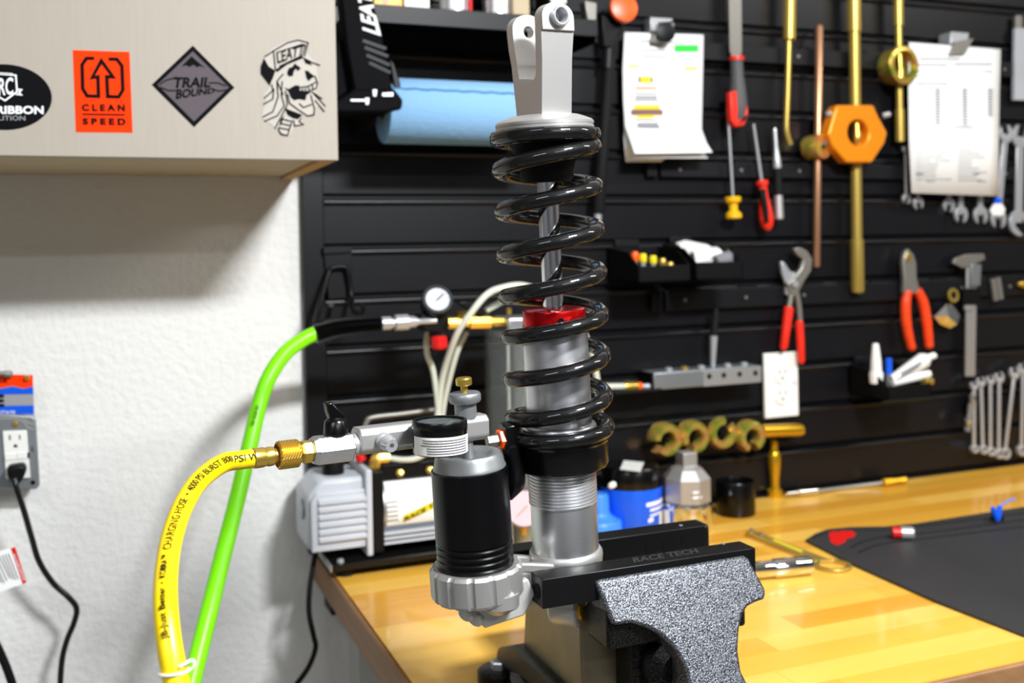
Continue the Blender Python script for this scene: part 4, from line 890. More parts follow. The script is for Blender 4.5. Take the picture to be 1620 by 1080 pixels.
# tank with regulator
yk = -.15
tk = thing('oil_tank', 'clear cylinder tank with aluminium head standing behind the shock', 'tank', V((W(812, 850, yk).x, yk, zp+.004)))
q = W(815, 660, yk); s_ = mpp(q); zt0 = W(815, 520, yk).z
part('cylinder', MB().lathe([(44*s_, zp+.005), (46*s_, zp+.007), (46*s_, zt0), (42*s_, zt0), (42*s_, zp+.005)], V((q.x, yk, 0)), EZ, 48, close=True), 'glass', tk)
part('column', MB().lathe([(22*s_, zp+.005), (22*s_, zt0)], V((q.x+.018, yk+.004, 0)), EZ, 32), 'satin', tk)
part('post', MB().lathe([(2.5*s_, zp+.005), (2.5*s_, zt0)], V((q.x-15*s_, yk-.012, 0)), EZ, 20), 'white', tk)
part('head', MB().box((q.x-22*s_, yk-.03, zt0-.012), (q.x+40*s_, yk+.03, zt0+.018)), 'alu', tk, bevel=.003)
part('head_screw', MB().lathe([(.004, 0), (.004, .008), (0, .010)], W(805, 497, yk-.01), EZ, 12), 'brass', tk)
part('dial', MB().lathe([(.024, 0), (.026, .002), (.026, .006)], W(829, 803, yk-.055), V((-.3, -1, .1)), 36), 'dsteel', tk)
part('dial_face', MB().lathe([(.0235, 0), (.0235, .0008), (0, .0008)], W(829, 803, yk-.055)+V((-.3, -1, .1)).normalized()*.0065, V((-.3, -1, .1)), 36), 'pinkdial', tk, label='pale pink dial face')
dn = W(829, 803, yk-.055)+V((-.3, -1, .1)).normalized()*.0082
part('dial_needle', MB().tube([dn+V((-.012, .004, -.012)), dn+V((.004, -.001, .004))], .0007, 6), 'oprint', tk)
part('dial_stem', MB().lathe([(.005, 0), (.005, .03)], W(829, 845, yk-.05), EZ, 14), 'brass', tk)
part('brass_fitting', wrod([(795, 509, 8), (775, 509, 9), (774, 509, 12), (742, 510, 12), (741, 510, 8), (722, 510.5, 8), (722, 511, 10), (708, 511, 10), (706, 511, 6)], yk-.01, 8), 'brass', tk, smooth=20)
part('upper_fitting', wrod([(722, 500, 8), (752, 499, 8)], yk+.012, 8), 'brass', tk, smooth=20)
part('clear_tube', wtube([(690, 690, -.12), (694, 640, -.12), (702, 590, -.13), (722, 530, -.16), (745, 495, -.17), (770, 466, -.17), (795, 455, -.165), (830, 452, -.15), (875, 470, -.13), (920, 520, -.12), (940, 575, -.11), (948, 640, -.11), (946, 690, -.11), (938, 740, -.11), (925, 785, -.11)], -.12, 5.2), 'tube', tk)
part('clear_tube', wtube([(696, 690, -.11), (704, 630, -.11), (722, 560, -.12), (738, 525, -.12)], -.12, 4.5), 'tube', tk)
part('clear_tube', wtube([(769, 491, -.12), (785, 482, -.12), (800, 475, -.13), (830, 470, -.14)], -.12, 5), 'tube', tk)
part('valve_handle', wprism([(724, 478), (738, 476), (760, 485), (770, 494), (764, 502), (742, 492)], yk-.02, .012), 'blk', tk, bevel=.002)
part('regulator', MB().prism([W(x, y, yk-.015) for x, y in ((666, 496), (706, 496), (708, 512), (700, 528), (672, 524), (664, 512))], (0, .03, 0)), 'blk', tk, bevel=.003)
part('regulator_barrel', wrod([(692, 520, 14), (694, 532, 15)], yk), 'blkmat', tk)
part('red_knob', wrod([(694, 531, 10), (694.3, 534, 13), (695, 548, 13), (695, 552, 10)], yk-.008, 24), 'red', tk, label='red regulator knob')
gcn = W(692, 474, yk-.02); gd = V((-.12, -.9, .42)).normalized()
part('gauge_case', MB().lathe([(.016, -.025), (.021, -.022), (.0215, 0), (.0205, .003), (.018, .003), (.018, .001), (0, .001)], gcn, gd, 40), 'blk', tk)
part('gauge_face', MB().lathe([(.0162, .0012), (.0162, .002), (0, .002)], gcn, gd, 36), 'dial', tk, label='white gauge face')
ga_, gu, gv = basis(gd)
part('gauge_needle', MB().tube([gcn+gd*.003-r0*.005-EZ*.005, gcn+gd*.003+r0*.008+EZ*.007], .001, 6), 'ink', tk)
tick = MB()
for k in range(11):
    a = math.radians(-50+k*28); rv = r0*math.cos(a)+gd.cross(r0).normalized()*math.sin(a)*(1 if gd.cross(r0).z > 0 else -1); tick.tube([gcn+gd*.0026+rv*.0115, gcn+gd*.0026+rv*.0145], .0004, 4)
part('gauge_ticks', tick, 'printdark', tk)

# green hose with coupler
gh = thing('green_hose', 'bright green air hose curving down past the left bench end', 'hose', W(330, 1000, -.36))
gpts = [(500, 527, -.16), (478, 538, -.165), (450, 560, -.175), (425, 598, -.19), (410, 640, -.2), (396, 700, -.22), (375, 790, -.25), (352, 880, -.29), (330, 970, -.33), (310, 1050, -.36), (290, 1130, -.39)]
part('hose', MB().tube(spline([W(*p) for p in gpts], 10), .0098, 18), 'green', gh)
sg = MB()
rp = spline([W(*p) for p in [(604, 513, -.165), (570, 515, -.162), (535, 519, -.16), (498, 529, -.16)]], 16)
part('spring_guard', MB().tube(rp, [.0095+.002*(i % 2)+.0015*(i/len(rp)) for i in range(len(rp))], 18), 'anod', gh, label='black ribbed strain relief', smooth=60)
part('coupler', wrod([(602, 512, 9), (604, 512, 11), (618, 511, 11), (619, 511, 8), (624, 511, 8), (625, 510.5, 13), (645, 509, 13), (647, 509, 10), (656, 508.5, 9), (663, 508, 5), (690, 507, 5)], -.165, 20), 'steel', gh, label='steel quick coupler')
text('lettering', 'AIR HOSE 300', 'inkhose', gh, quad_fn(W(396, 672, -.223), W(405, 640, -.213), W(411, 642, -.213), W(402, 674, -.223)), bold=.01)

# ------------------------------------------------------------------ left wall outlet and cords
ob = thing('outlet_box', 'galvanised outlet box cover with a white receptacle on the left wall', 'outlet', W(15, 775, -.03))
yo2 = -.046
part('cover', wprism([(-62, 652), (52, 657), (57, 664), (63, 768), (57, 774), (-58, 772)], yo2, .005), 'galv', ob, bevel=.002)
part('box', wprism([(-56, 658), (52, 662), (57, 770), (-54, 768)], yo2+.005, .041), 'galv', ob, bevel=.002)
part('rim', strokes([[(-60, 662), (28, 662), (38, 668), (44, 676), (54, 679)], [(34, 659), (44, 668), (56, 672)]], 3.5, yo2-.0008), 'satin', ob, smooth=0)
rc1 = part('receptacle', wprism([(4, 682), (42, 681), (48, 756), (9, 758)], yo2-.004, .006), 'white', ob, bevel=.001)
sl = MB()
for pts in ([(14, 688), (16.5, 688), (17, 696), (14.5, 696)], [(30, 688), (32, 688), (32.5, 695), (30.5, 695)], [(21, 706), (23, 702.5), (26, 702.5), (28, 706), (27.5, 707.5), (22, 707.5)]): sl.prism([W(x, y, yo2-.0043) for x, y in pts], (0, .0004, 0))
part('slots', sl, 'ink', rc1, smooth=0)
part('button', wprism([(7, 718), (25, 716), (26, 727), (8, 729)], yo2-.0052, .002), 'white', rc1, bevel=.0006); part('button', wprism([(26, 716), (41, 714.5), (42, 725.5), (27, 727)], yo2-.0052, .002), 'white', rc1, bevel=.0006)
part('indicator', wprism([(43, 716), (46, 715.5), (46.6, 724.5), (43.6, 725)], yo2-.0046, .001), 'ink', rc1)
part('cover_screw', MB().lathe([(.004, 0), (.0035, .0015), (0, .002)], W(24, 671, yo2), -EY, 14), 'brass', ob)
part('mounting_hole', MB().lathe([(.003, 0), (.003, .0004), (0, .0004)], W(52, 763, yo2), -EY, 14), 'ink', ob)
part('scribble', strokes([[(49, 712), (51, 705), (53, 714), (50, 711)]], 1, yo2-.0006), 'ink', ob, smooth=0)
# plate strip above
lp_ = thing('plate_piece', 'cut piece of a coloured licence plate above the outlet box', 'plate', W(10, 657, -.03))
part('plate', wprism([(-90, 590), (52, 593), (54, 655), (-86, 653)], -.03, .0012), 'inkgrey', lp_)
def strip(pts, mt, nm, off=.0005): part(nm, MB().prism([W(x, y, -.03-off) for x, y in pts], (0, .0003, 0)), mt, lp_, smooth=0)
strip([(-90, 590), (52, 593), (52.4, 612), (36, 614), (20, 610), (0, 614), (-30, 609), (-90, 612)], 'stkorange', 'orange_band')
strip([(-90, 613), (-30, 610), (0, 615), (20, 611.5), (36, 615), (52.4, 611), (53, 623), (-88, 625)], 'blue', 'blue_band', .0006)
strip([(-88, 643), (53.4, 641), (54, 655), (-86, 653)], 'blue', 'blue_band')
text('lettering', 'DA', 'ink', lp_, pq([(-7, 606), (12, 606), (12, 599), (-7, 599)], -.0312), bold=.02)
text('lettering', 'E', 'ink', lp_, pq([(-6, 643.5), (7, 643), (6.5, 624), (-6.5, 624.5)], -.0312), bold=.05)
text('lettering', 'STATE', 'inkwhite', lp_, pq([(0, 655), (24, 655), (24, 649.5), (0, 649.5)], -.0314), bold=.01)
part('screw', MB().lathe([(.004, 0), (.004, .004), (.003, .006), (0, .006)], W(43, 597, -.03), -EY, 6), 'brass', lp_, smooth=10)
part('bolt', MB().rod([W(-10, 590, -.035), W(6, 591, -.035), W(7, 591, -.035), W(17, 592, -.035), W(20, 592, -.035)], [.003, .0035, .0045, .0045, .003], 8), 'dsteel', lp_, smooth=20)
pg = thing('appliance_cord', 'black cord with plug hanging from the left wall outlet', 'cord', W(110, 960, -.06))
part('plug', wprism([(11, 738), (38, 734), (42, 745), (36, 758), (28, 770), (18, 768), (11, 752)], yo2-.026, .022), 'blk', pg, bevel=.004)
part('cord', wtube([(22, 757, -.075), (27, 775, -.078), (38, 808, -.075), (50, 850, -.07), (62, 888, -.065), (84, 922, -.06), (108, 944, -.06), (121, 962, -.06), (117, 985, -.06), (106, 1012, -.06), (98, 1045, -.06), (95, 1095, -.06), (96, 1160, -.06)], -.065, 4.6, k=10), 'blkgloss', pg)
o = single('power_cable', wtube([(-30, 985, -.1), (-10, 1012, -.1), (8, 1050, -.1), (22, 1090, -.1), (34, 1140, -.1)], -.1, 6.5), 'blk', 'thick black cable crossing the lower left corner', 'cable')
wt = thing('warning_tag', 'white warning tag with a red edge at the left frame edge', 'tag', W(5, 940, -.11))
part('card', MB().prism([W(x, y, -.11) for x, y in ((-45, 884), (22, 865), (42, 921), (-22, 944))], (0, .0006, 0)), 'paper', wt, smooth=0)
part('red_edge', MB().prism([W(x, y, -.1104) for x, y in ((17, 867), (24, 865), (42, 921), (36, 924))], (0, .0003, 0)), 'red', wt, smooth=0)
text('lettering', 'WARNING', 'inkwhite', wt, quad_fn(W(20, 876, -.1109), W(37, 918, -.1109), W(40, 917, -.1109), W(23, 875, -.1109)), bold=.02)
tl_ = [[(13-4.5*k-k*.3, 872+1.4*k+3), (29-4.5*k, 918+1.4*k-random.uniform(0, 10))] for k in range(8)]
part('print_lines', strokes(tl_, 1.2, -.1108), 'printdark', wt, smooth=0)
part('string', wtube([(-40, 900, -.11), (-60, 940, -.105), (-30, 985, -.1)], -.1, 1.2), 'blk', wt)

# ------------------------------------------------------------------ vise and soft jaws
ZB = .17
bx0, bx1 = .3205, .524
def bar_thing(y0, y1, label):
    o = thing('soft_jaw', label, 'jaw', ((bx0+bx1)/2, (y0+y1)/2, ZB-.024), 'black soft jaw bars in the vise')
    part('bar', MB().box((bx0, y0, ZB-.024), (bx1, y1, ZB)), 'bar', o, bevel=.0007); return o
fY0, fY1, rY0, rY1 = -.7425, -.7185, -.6615, -.638
bf = bar_thing(fY0, fY1, 'front black soft jaw bar nearest the camera')
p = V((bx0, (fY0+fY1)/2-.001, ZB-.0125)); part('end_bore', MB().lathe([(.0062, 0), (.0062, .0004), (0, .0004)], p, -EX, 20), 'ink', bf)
part('pin', MB().lathe([(.0018, 0), (.0018, .0006), (0, .0008)], B(1144, 860, ZB), EZ, 14), 'satin', bf)
t0, t1, t2, t3 = B(1003, 890, ZB+.0003), B(1106, 874, ZB+.0003), B(1101, 867, ZB+.0003), B(1000, 882, ZB+.0003)
text('lettering', 'RACE TECH', 'stamp', bf, quad_fn(t0, t1, t2, t3), bold=.03)
br = bar_thing(rY0, rY1, 'rear black soft jaw bar behind the shock')
for (x, y, r) in ((1030, 867, .0062), (1057, 861, .0068), (1082, 853, .0036)): 
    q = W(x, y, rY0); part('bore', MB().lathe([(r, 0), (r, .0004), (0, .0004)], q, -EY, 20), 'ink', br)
part('pin', MB().lathe([(.0018, 0), (.0018, .0006), (0, .0008)], B(1077, 831, ZB), EZ, 14), 'satin', br)

vi = thing('bench_vise', 'large hammertone grey bench vise clamping the shock absorber', 'vise', (.44, -.6, 0))
pn = V((0, -.90, .43)).normalized(); pp = V((.4, fY0-.002, ZB-.006))
jaw = [(942, 918), (1177, 878), (1186, 884), (1197, 905), (1211, 930), (1213, 941), (1209, 949), (1197, 953), (1184, 960), (1176, 972), (1171, 995), (1169, 1030), (1174, 1062), (1188, 1090), (1210, 1130), (1120, 1150), (1098, 1120), (1092, 1080), (1083, 1052), (1066, 1024), (1045, 1004), (1022, 992), (1000, 986), (972, 990), (966, 978), (955, 950)]
fr = [onplane(x, y, pp, pn) for x, y in jaw]
bk = [V((p_.x, max(fY0-.001, p_.y+.03) if p_.z > .1 else p_.y+.05, p_.z-.004)) for p_ in fr]; nj = len(fr)
jm = MB(); jm.add(fr+bk, [tuple(range(nj)), tuple(range(2*nj-1, nj-1, -1))]+[(i, (i+1) % nj, nj+(i+1) % nj, nj+i) for i in range(nj)])
part('movable_jaw', jm, 'hammer', vi, label='grey hammertone moving jaw facing the camera', bevel=.003, smooth=40)
# jaw backing, slide and screw below
part('jaw_side', MB().box((.372, fY0-.012, ZB-.062), (.505, fY1+.004, ZB-.025)), 'hammerdark', vi, bevel=.003)
part('slide_bar', MB().box((.405, -.735, .052), (.475, -.50, .104)), 'hammerdark', vi, bevel=.005)
part('slide_top', MB().lathe([(.026, 0), (.028, .004), (.028, .048), (.02, .056)], V((.44, -.70, .085)), V((0, -1, -.1)), 28), 'hammerdark', vi)
part('screw', MB().lathe([(.011, 0), (.011, .30)], V((.44, -.56, .066)), -EY, 20), 'dsteel', vi)
# fixed body
part('fixed_jaw', MB().box((.390, -.637, ZB-.07), (.545, -.612, ZB-.007)), 'hammerdark', vi, bevel=.004)
side = [(-.703, .022), (-.703, .128), (-.662, .146), (-.600, .146), (-.585, .128), (-.575, .09), (-.568, .045), (-.55, .022)]
part('body', MB().prism([V((.372, y, z)) for y, z in side], (.128, 0, 0)), 'vbody', vi, label='bare scratched metal body of the vise', bevel=.003)
part('body_skirt', MB().prism([V((.362, y, z)) for y, z in [(-.715, .016), (-.70, .045), (-.66, .05), (-.57, .05), (-.52, .03), (-.515, .016)]], (.15, 0, 0)), 'hammerdark', vi, bevel=.004)
part('swivel_base', MB().lathe([(.085, .012), (.088, .014), (.088, .02), (.08, .026), (0, .026)], V((.44, -.6, 0)), EZ, 56), 'hammerdark', vi)
part('base_plate', MB().lathe([(.092, 0), (.094, .003), (.09, .012), (0, .012)], V((.44, -.6, 0)), EZ, 56), 'hammerdark', vi)
for a in (137, 43, 223, 317):
    q = V((.44, -.6, 0))+V((math.cos(math.radians(a)), math.sin(math.radians(a)), 0))*.107
    lug = part('mounting_lug', MB().lathe([(.022, 0), (.022, .010), (.019, .012), (0, .012)], q, EZ, 24), 'hammerdark', vi)
    part('bolt', MB().lathe([(.0085, .012), (.0085, .018), (.0075, .0195), (0, .0195)], q, EZ, 6), 'steel', lug, smooth=10)

# ------------------------------------------------------------------ shock absorber
YA = -.69
A0 = W(896, 890, YA); A1 = W(861, 190, YA-.013)
AX = (A1-A0).normalized()
def ah(y):      # height along the axis whose picture row is y
    lo, hi = -.15, .6
    for _ in range(40):
        mid = (lo+hi)/2
        if pix(A0+AX*mid)[1] > y: lo = mid
        else: hi = mid
    return lo
def ap(y): return A0+AX*ah(y)
def sl_(prof):  # profile of (rpx, row)
    return [(r*mpp(ap(y)), ah(y)) for r, y in prof]
so = thing('shock_absorber', 'silver coil over shock absorber with black spring clamped in the vise', 'shock absorber', A0-AX*.06)
def SL(name, prof, mt, label=None, n=64, **k): return part(name, MB().lathe(sl_(prof), A0, AX, n), mt, so, label=label, **k)
vd = V((A0.x-CAM.x, A0.y-CAM.y, 0)).normalized(); rd = V((vd.y, -vd.x, 0))
# spring
ys_ = [213, 215, 218, 234, 267, 297, 332, 364, 400, 432, 466, 499, 530, 563, 596, 627, 657, 676, 684]
hs = [ah(y) for y in ys_]
RS = 75.5*mpp(ap(450)); rwire = 12.0*mpp(ap(450)); P = []
u_ = (rd-AX*rd.dot(AX)).normalized(); f_ = AX.cross(u_); f_ = f_ if f_.dot(vd) < 0 else -f_    # right and toward-camera
NT = len(hs)-1
def hval(x):
    i = max(0, min(NT-1, int(x))); f = x-i; a = hs[max(i-1, 0)]; b, c = hs[i], hs[i+1]; d = hs[min(i+2, NT)]
    return .5*(2*b+(c-a)*f+(2*a-5*b+4*c-d)*f*f+(3*b-a-3*c+d)*f**3)
st = 28
for k in range(int(-.55*st), NT*st+int(.0*st)+1):
    x = k/st; ang = math.pi*(x-1)   # half turn 1 is right, 2 left in ys_ order
    P.append(A0+AX*hval(max(0, x))+(u_*math.cos(ang)+f_*math.sin(ang))*RS)
smb = MB().tube(P, rwire, 20)
hi_, lo_ = ah(206.5), ah(689)
for i, p in enumerate(smb.v):       # ground flat end coils
    h = (p-A0).dot(AX)
    if h > hi_: smb.v[i] = p-AX*(h-hi_)
    if h < lo_: smb.v[i] = p+AX*(lo_-h)
part('coil_spring', smb, 'blkgloss', so, label='gloss black coil spring', smooth=60)
SL('top_perch', [(60, 222), (60, 207), (77, 206), (78, 205), (78, 202), (76.5, 201), (76.5, 200), (78, 199), (78, 195), (75, 192), (66, 188), (55, 184), (0, 183)], 'satin')
SL('bump_stop', [(62, 216), (60, 225), (54, 234), (50, 244), (52, 250), (46, 258), (43, 270), (42, 282), (38, 288), (0, 289)], 'blkmat')
SL('rod', [(16.5, 205), (16.5, 492)], 'chrome', 'polished chrome piston rod')
SL('seal_head', [(0, 487), (44, 487), (49, 489), (50, 492), (50, 512), (48, 514)], 'redanod', 'red anodised seal head cap')
q = ap(503)+f_*50*mpp(ap(503))*.985+u_*.006
part('seal_head_hole', MB().lathe([(.0028, -.001), (.0028, .0007), (0, .0007)], q, f_+u_*.12, 14), 'ink', so)
SL('body', [(51, 513), (52, 515), (52, 668), (57, 670), (59, 674), (59, 680), (56, 682)], 'alu')
SL('spring_collar', [(70, 682), (77, 684), (78, 687), (78, 693), (75, 697), (74.5, 731), (72, 735), (55, 736)], 'anod', 'black spring preload collar')
thr = [(54, 736)]
for k in range(10): thr += [(54.5, 738+k*5.2), (52.5, 740.2+k*5.2), (52.5, 741.5+k*5.2), (54.5, 743+k*5.2)]
SL('thread', thr+[(54, 792), (52, 793)], 'alu', 'threaded section below the black collar', smooth=20)
SL('lower_tube', [(52, 790), (52.5, 792), (52.5, 868), (51, 870)], 'alu')
SL('lower_collar', [(52, 866), (55.5, 867), (58, 871), (58.5, 876), (57, 886), (50, 898), (40, 905), (0, 906)], 'satin')
# clevis
al = math.radians(37); nrm = (f_*math.cos(al)+u_*math.sin(al)).normalized(); wd = AX.cross(nrm).normalized()
if wd.dot(rd) < 0: wd = -wd
s_ = mpp(ap(100)); base_h = ah(187)
cc = A0+AX*base_h
Hh = lambda y: ah(y)-base_h
def cpt(a, b, h): return cc+nrm*a+wd*b+AX*h
DT, DB = .0500, .0352; half = .0166
def dep(h): return DB+(DT-DB)*min(1, max(0, h/Hh(50)))
hs0, hs1 = Hh(133), Hh(100)
# yoke (U below the slot)
yk_ = [(-DB/2, -.004), (DB/2, -.004), (dep(hs1)/2, hs1), (dep(hs1)/2-.0088, hs1)]
hw_ = dep(hs1)/2-.0088
for k in range(0, 9):
    a = math.pi*k/8; yk_.append((hw_*.96*math.cos(a)*(1 if k not in (0, 8) else 1.04), hs0+.012-(.012)*math.sin(a)**.6 if 0 < k < 8 else hs0+.014))
yk_ += [(-dep(hs1)/2+.0088, hs1), (-dep(hs1)/2, hs1)]
part('clevis', MB().prism([cpt(a, -half*.93, h) for a, h in yk_], wd*(half*1.86)), 'satin', so, smooth=30)
def lug(name, side, top_y, hole_y):
    hT = Hh(top_y); hH = Hh(hole_y); R = half
    pts = [(-half*.93, hs1), (half*.93, hs1), (half, Hh(60) if side > 0 else Hh(75)), (half, hT-R*.75)]
    for k in range(1, 12):
        a = math.pi*k/12; pts.append((math.cos(a)*R*(1-.0*k), hT-R*.75+math.sin(a)*R*.75))
    pts += [(-half, hT-R*.75), (-half, Hh(60) if side > 0 else Hh(75))]
    c2 = V((0, 0, hH)); o2 = star([V((b, 0, h)) for b, h in pts], c2, 56); hr_ = .0052 if side < 0 else .0068
    i2 = [c2+V((math.cos(2*math.pi*k/56), 0, math.sin(2*math.pi*k/56)))*hr_ for k in range(56)]
    tkn = .0088
    def mp3(p_, face):
        d0 = dep(p_.z)/2; a = side*(d0 if face else d0-tkn); return cpt(a, p_.x, p_.z)
    m_ = MB(); n = 56; vs = [mp3(p_, 1) for p_ in o2]+[mp3(p_, 1) for p_ in i2]+[mp3(p_, 0) for p_ in o2]+[mp3(p_, 0) for p_ in i2]; fs = []
    for k in range(n):
        j = (k+1) % n; fs += [(k, j, n+j, n+k), (2*n+k, 3*n+k, 3*n+j, 2*n+j), (k, 2*n+k, 2*n+j, j), (n+k, n+j, 3*n+j, 3*n+k)]
    m_.add(vs, fs); o_ = part(name, m_, 'satin', so, smooth=30)
    return o_, mp3(c2, 1)
lugr, _ = lug('clevis_lug', -1, 18, 46)
lugf, hc_ = lug('clevis_lug', 1, 12, 34)
part('raised_pad', MB().ringprism([cpt(dep(Hh(40))/2, b, h) for b, h in [( (p_.x, p_.z)) for p_ in star([V((b, 0, h)) for b, h in [(-half, Hh(56)), (half, Hh(56)), (half, Hh(12)-half*.72)]+[(math.cos(math.pi*k/12)*half, Hh(12)-half*.75+math.sin(math.pi*k/12)*half*.75) for k in range(1, 12)]+[(-half, Hh(12)-half*.72)]], V((0, 0, Hh(34))), 56)]],
     [cpt(dep(Hh(40))/2, math.cos(2*math.pi*k/56)*.0068, Hh(34)+math.sin(2*math.pi*k/56)*.0068) for k in range(56)], nrm*.0016), 'satin', lugf, bevel=.0005)
part('bushing', MB().lathe([(.0058, -.006), (.0058, .0042), (.0064, .0056), (.0078, .0056), (.0088, .0044), (.0088, -.001)], hc_+nrm*.001, nrm, 36, close=True), 'steel', lugf, label='steel bushing in the clevis hole')
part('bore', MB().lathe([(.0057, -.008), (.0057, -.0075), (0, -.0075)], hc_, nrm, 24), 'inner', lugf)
# lower eye casting between the bars
ey = W(897, 957, YA); 
ed_ = V((.72, -.70, 0)).normalized(); ev_ = V((.70, .72, 0)).normalized()
part('lower_eye', MB().lathe([(.010, -.014), (.0165, -.0125), (.0175, -.009), (.0175, .010), (.0165, .013), (.010, .0135)], ey, ed_, 40).obox((ey+A0)*.5-EZ*.004, ed_*.012, ev_*.017, EZ*((A0.z-ey.z)/2-.003)), 'cast', so, bevel=.002)
part('eye_bushing', MB().lathe([(.006, .0134), (.006, .0165), (.0105, .0165), (.0115, .0155), (.0115, .0134)], ey, ed_, 32, close=True), 'gold', so, label='gold bushing in the lower eye')
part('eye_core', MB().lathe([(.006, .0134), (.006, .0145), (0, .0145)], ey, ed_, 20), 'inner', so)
# reservoir
YR = -.712
R0 = W(754.5, 922, YR); R1 = W(733.5, 600, YR-.004); RX = (R1-R0).normalized()
def rh_(y):
    lo, hi = -.15, .4
    for _ in range(40):
        mid = (lo+hi)/2
        if pix(R0+RX*mid)[1] > y: lo = mid
        else: hi = mid
    return lo
def rsl(prof): return [(r*mpp(R0+RX*rh_(y)), rh_(y)) for r, y in prof]
def RL(name, prof, mt, parent=so, label=None, n=56, **k): return part(name, MB().lathe(rsl(prof), R0, RX, n), mt, parent, label=label, **k)
RL('reservoir_cap', [(6, 724), (29, 723), (34, 719), (44, 715), (50, 716), (54, 722), (56, 733), (58, 736), (58, 739), (57, 744)], 'greycap', label='grey domed reservoir cap')
gro = [(58, 738), (61, 740), (61, 850)]
for k in range(5): gro += [(61, 851+k*10), (59.2, 853+k*10), (59.2, 855+k*10), (61, 857+k*10)]
RL('reservoir', gro+[(61, 905), (58, 906)], 'anod', label='black anodised gas reservoir')
# scalloped collar
cm = MB(); NS = 14; n = NS*16; rows = []
s_ = mpp(R0); rax, ru, rv = basis(RX)
for r, y, dpt in ((60, 891, 0), (69, 891, .8), (73.5, 896, 1), (73.5, 934, 1), (70, 939, .8), (56, 941, 0), (20, 941, 0)):
    row = []
    for k in range(n+1):
        a = 2*math.pi*k/n; f = abs(((k/16+.5) % 1)-.5)*2; sc_ = math.sqrt(max(0, 1-(f*3.2)**2))*3.0*dpt
        row.append(R0+RX*rh_(y)+(ru*math.cos(a)+rv*math.sin(a))*((r-sc_)*s_))
    rows.append(row)
cm.grid(rows); part('reservoir_collar', cm, 'satin', so, label='silver scalloped collar round the reservoir foot', smooth=28)
# bridge casting between reservoir and body
def zprism(pts, y_top, depth, Yp): # plan polygon at world x,y
    return None
bz0 = R0+RX*rh_(905); tA = A0+AX*ah(884)
dxy = V((tA.x-bz0.x, tA.y-bz0.y, 0)); dn_ = dxy.normalized(); pn_ = V((-dn_.y, dn_.x, 0))
br_ = MB()
for sgn in (1, -1):
    c = bz0+dn_*.030+pn_*sgn*.0155+EZ*.004; e = tA-dn_*.024+pn_*sgn*.0135-EZ*.002
    br_.obox((c+e)/2, (e-c)/2+dn_*.008, pn_*.004, EZ*.0042)
br_.obox((bz0+tA)/2-EZ*.018, dxy/2-dn_*.012, pn_*.019, EZ*.010)
part('bridge_casting', br_, 'satin', so, bevel=.002)
# under casting with adjusters
uc = MB().prism([W(x, y, YR-.012) for x, y in ((752, 940), (836, 915), (848, 940), (830, 974), (767, 995), (754, 963))], (0, .034, 0))
part('lower_casting', uc, 'cast', so, bevel=.0018)
ad = W(788, 948, YR-.020); part('adjuster', MB().lathe([(.017, .006), (.017, -.004), (.011, -.008), (.009, -.010), (0, -.010)], ad, EZ, 32), 'satin', so)
part('adjuster_screw', MB().lathe([(.004, 0), (.004, .0005), (0, .0005)], ad-EZ*.010, -EZ, 12), 'dsteel', so)
for (x, y) in ((741, 966), (756, 974)): 
    q = W(x, y, YR-.006); part('clicker', MB().lathe([(.007, -.012), (.0072, .004), (.006, .006), (0, .006)], q, V((-.75, -.5, -.35)), 10), 'cast', so, smooth=15, bevel=.0006)
# preload lock screw with orange hex
q0 = W(812, 692, YA-.006); q1 = W(770, 699, YA-.006); dq = (q1-q0).normalized(); LN = (q1-q0).length
part('lock_lug', MB().obox(q0+dq*.003, dq*.007, EZ*.013, dq.cross(EZ)*.010), 'anod', so, bevel=.002)
part('lock_nut', MB().lathe([(.0085, LN*.28), (.009, LN*.3), (.009, LN*.55), (.008, LN*.58)], q0, dq, 6), 'orgplastic', so, label='orange hexagonal lock nut', smooth=10)
part('lock_bolt', MB().lathe([(.0052, LN*.57), (.0052, LN*.98), (.0042, LN)], q0, dq, 6), 'dsteel', so, smooth=10)
part('lock_arm', MB().tube(spline([W(807, 705, YA-.012), W(813, 735, YA-.012), W(815, 762, YA-.014), (W(806, 790, YA-.016))], 8), [.0085, .0085, .0085, .0085, .0085]+[.0085]*12+[.008, .008, .007, .006, .005, .004, .003, .002], 14), 'anod', so)

# ------------------------------------------------------------------ charging tool with gauge and yellow hose
mtl = thing('charging_tool', 'aluminium nitrogen charging tool with gauge screwed on the reservoir', 'tool', R0+RX*rh_(700))
RL('stem', [(8.5, 728), (8.5, 690)], 'greycap', mtl)
RL('needle_collar', [(17.5, 662), (17.5, 636)], 'greycap', mtl)
RL('grey_knob', [(16, 637), (23.5, 636), (25.5, 633), (25.5, 624), (23.5, 621), (14, 620), (0, 620)], 'greycap', mtl, label='grey round knob')
part('brass_screw', MB().lathe(rsl([(5.5, 622), (5.5, 609), (12, 609), (13, 607), (13, 599), (11.5, 597), (0, 596.5)]), R0, RX, 36), 'brass', mtl, label='knurled brass thumb screw')
MC = R0+RX*rh_(676); LD = V((-.985, -.17, .0)).normalized(); FD = V((-LD.y, LD.x, 0)); FD = FD if FD.y < 0 else -FD
def sx(px, off=V((0, 0, 0))):      # distance along the tool whose picture column is px
    lo, hi = -.05, .35
    for _ in range(40):
        mid = (lo+hi)/2
        if pix(MC+LD*mid+off)[0] > px: lo = mid
        else: hi = mid
    return lo
sA, sB = sx(765), sx(563)
hb_ = .0102; c4 = .0042
oc = [(hb_, c4-hb_), (hb_, hb_-c4), (hb_-c4, hb_), (c4-hb_, hb_), (-hb_, hb_-c4), (-hb_, c4-hb_), (c4-hb_, -hb_), (hb_-c4, -hb_)]
part('manifold', MB().prism([MC+LD*sA+FD*a+EZ*b for a, b in oc], LD*(sB-sA)), 'satin', mtl, bevel=.0012, smooth=20)
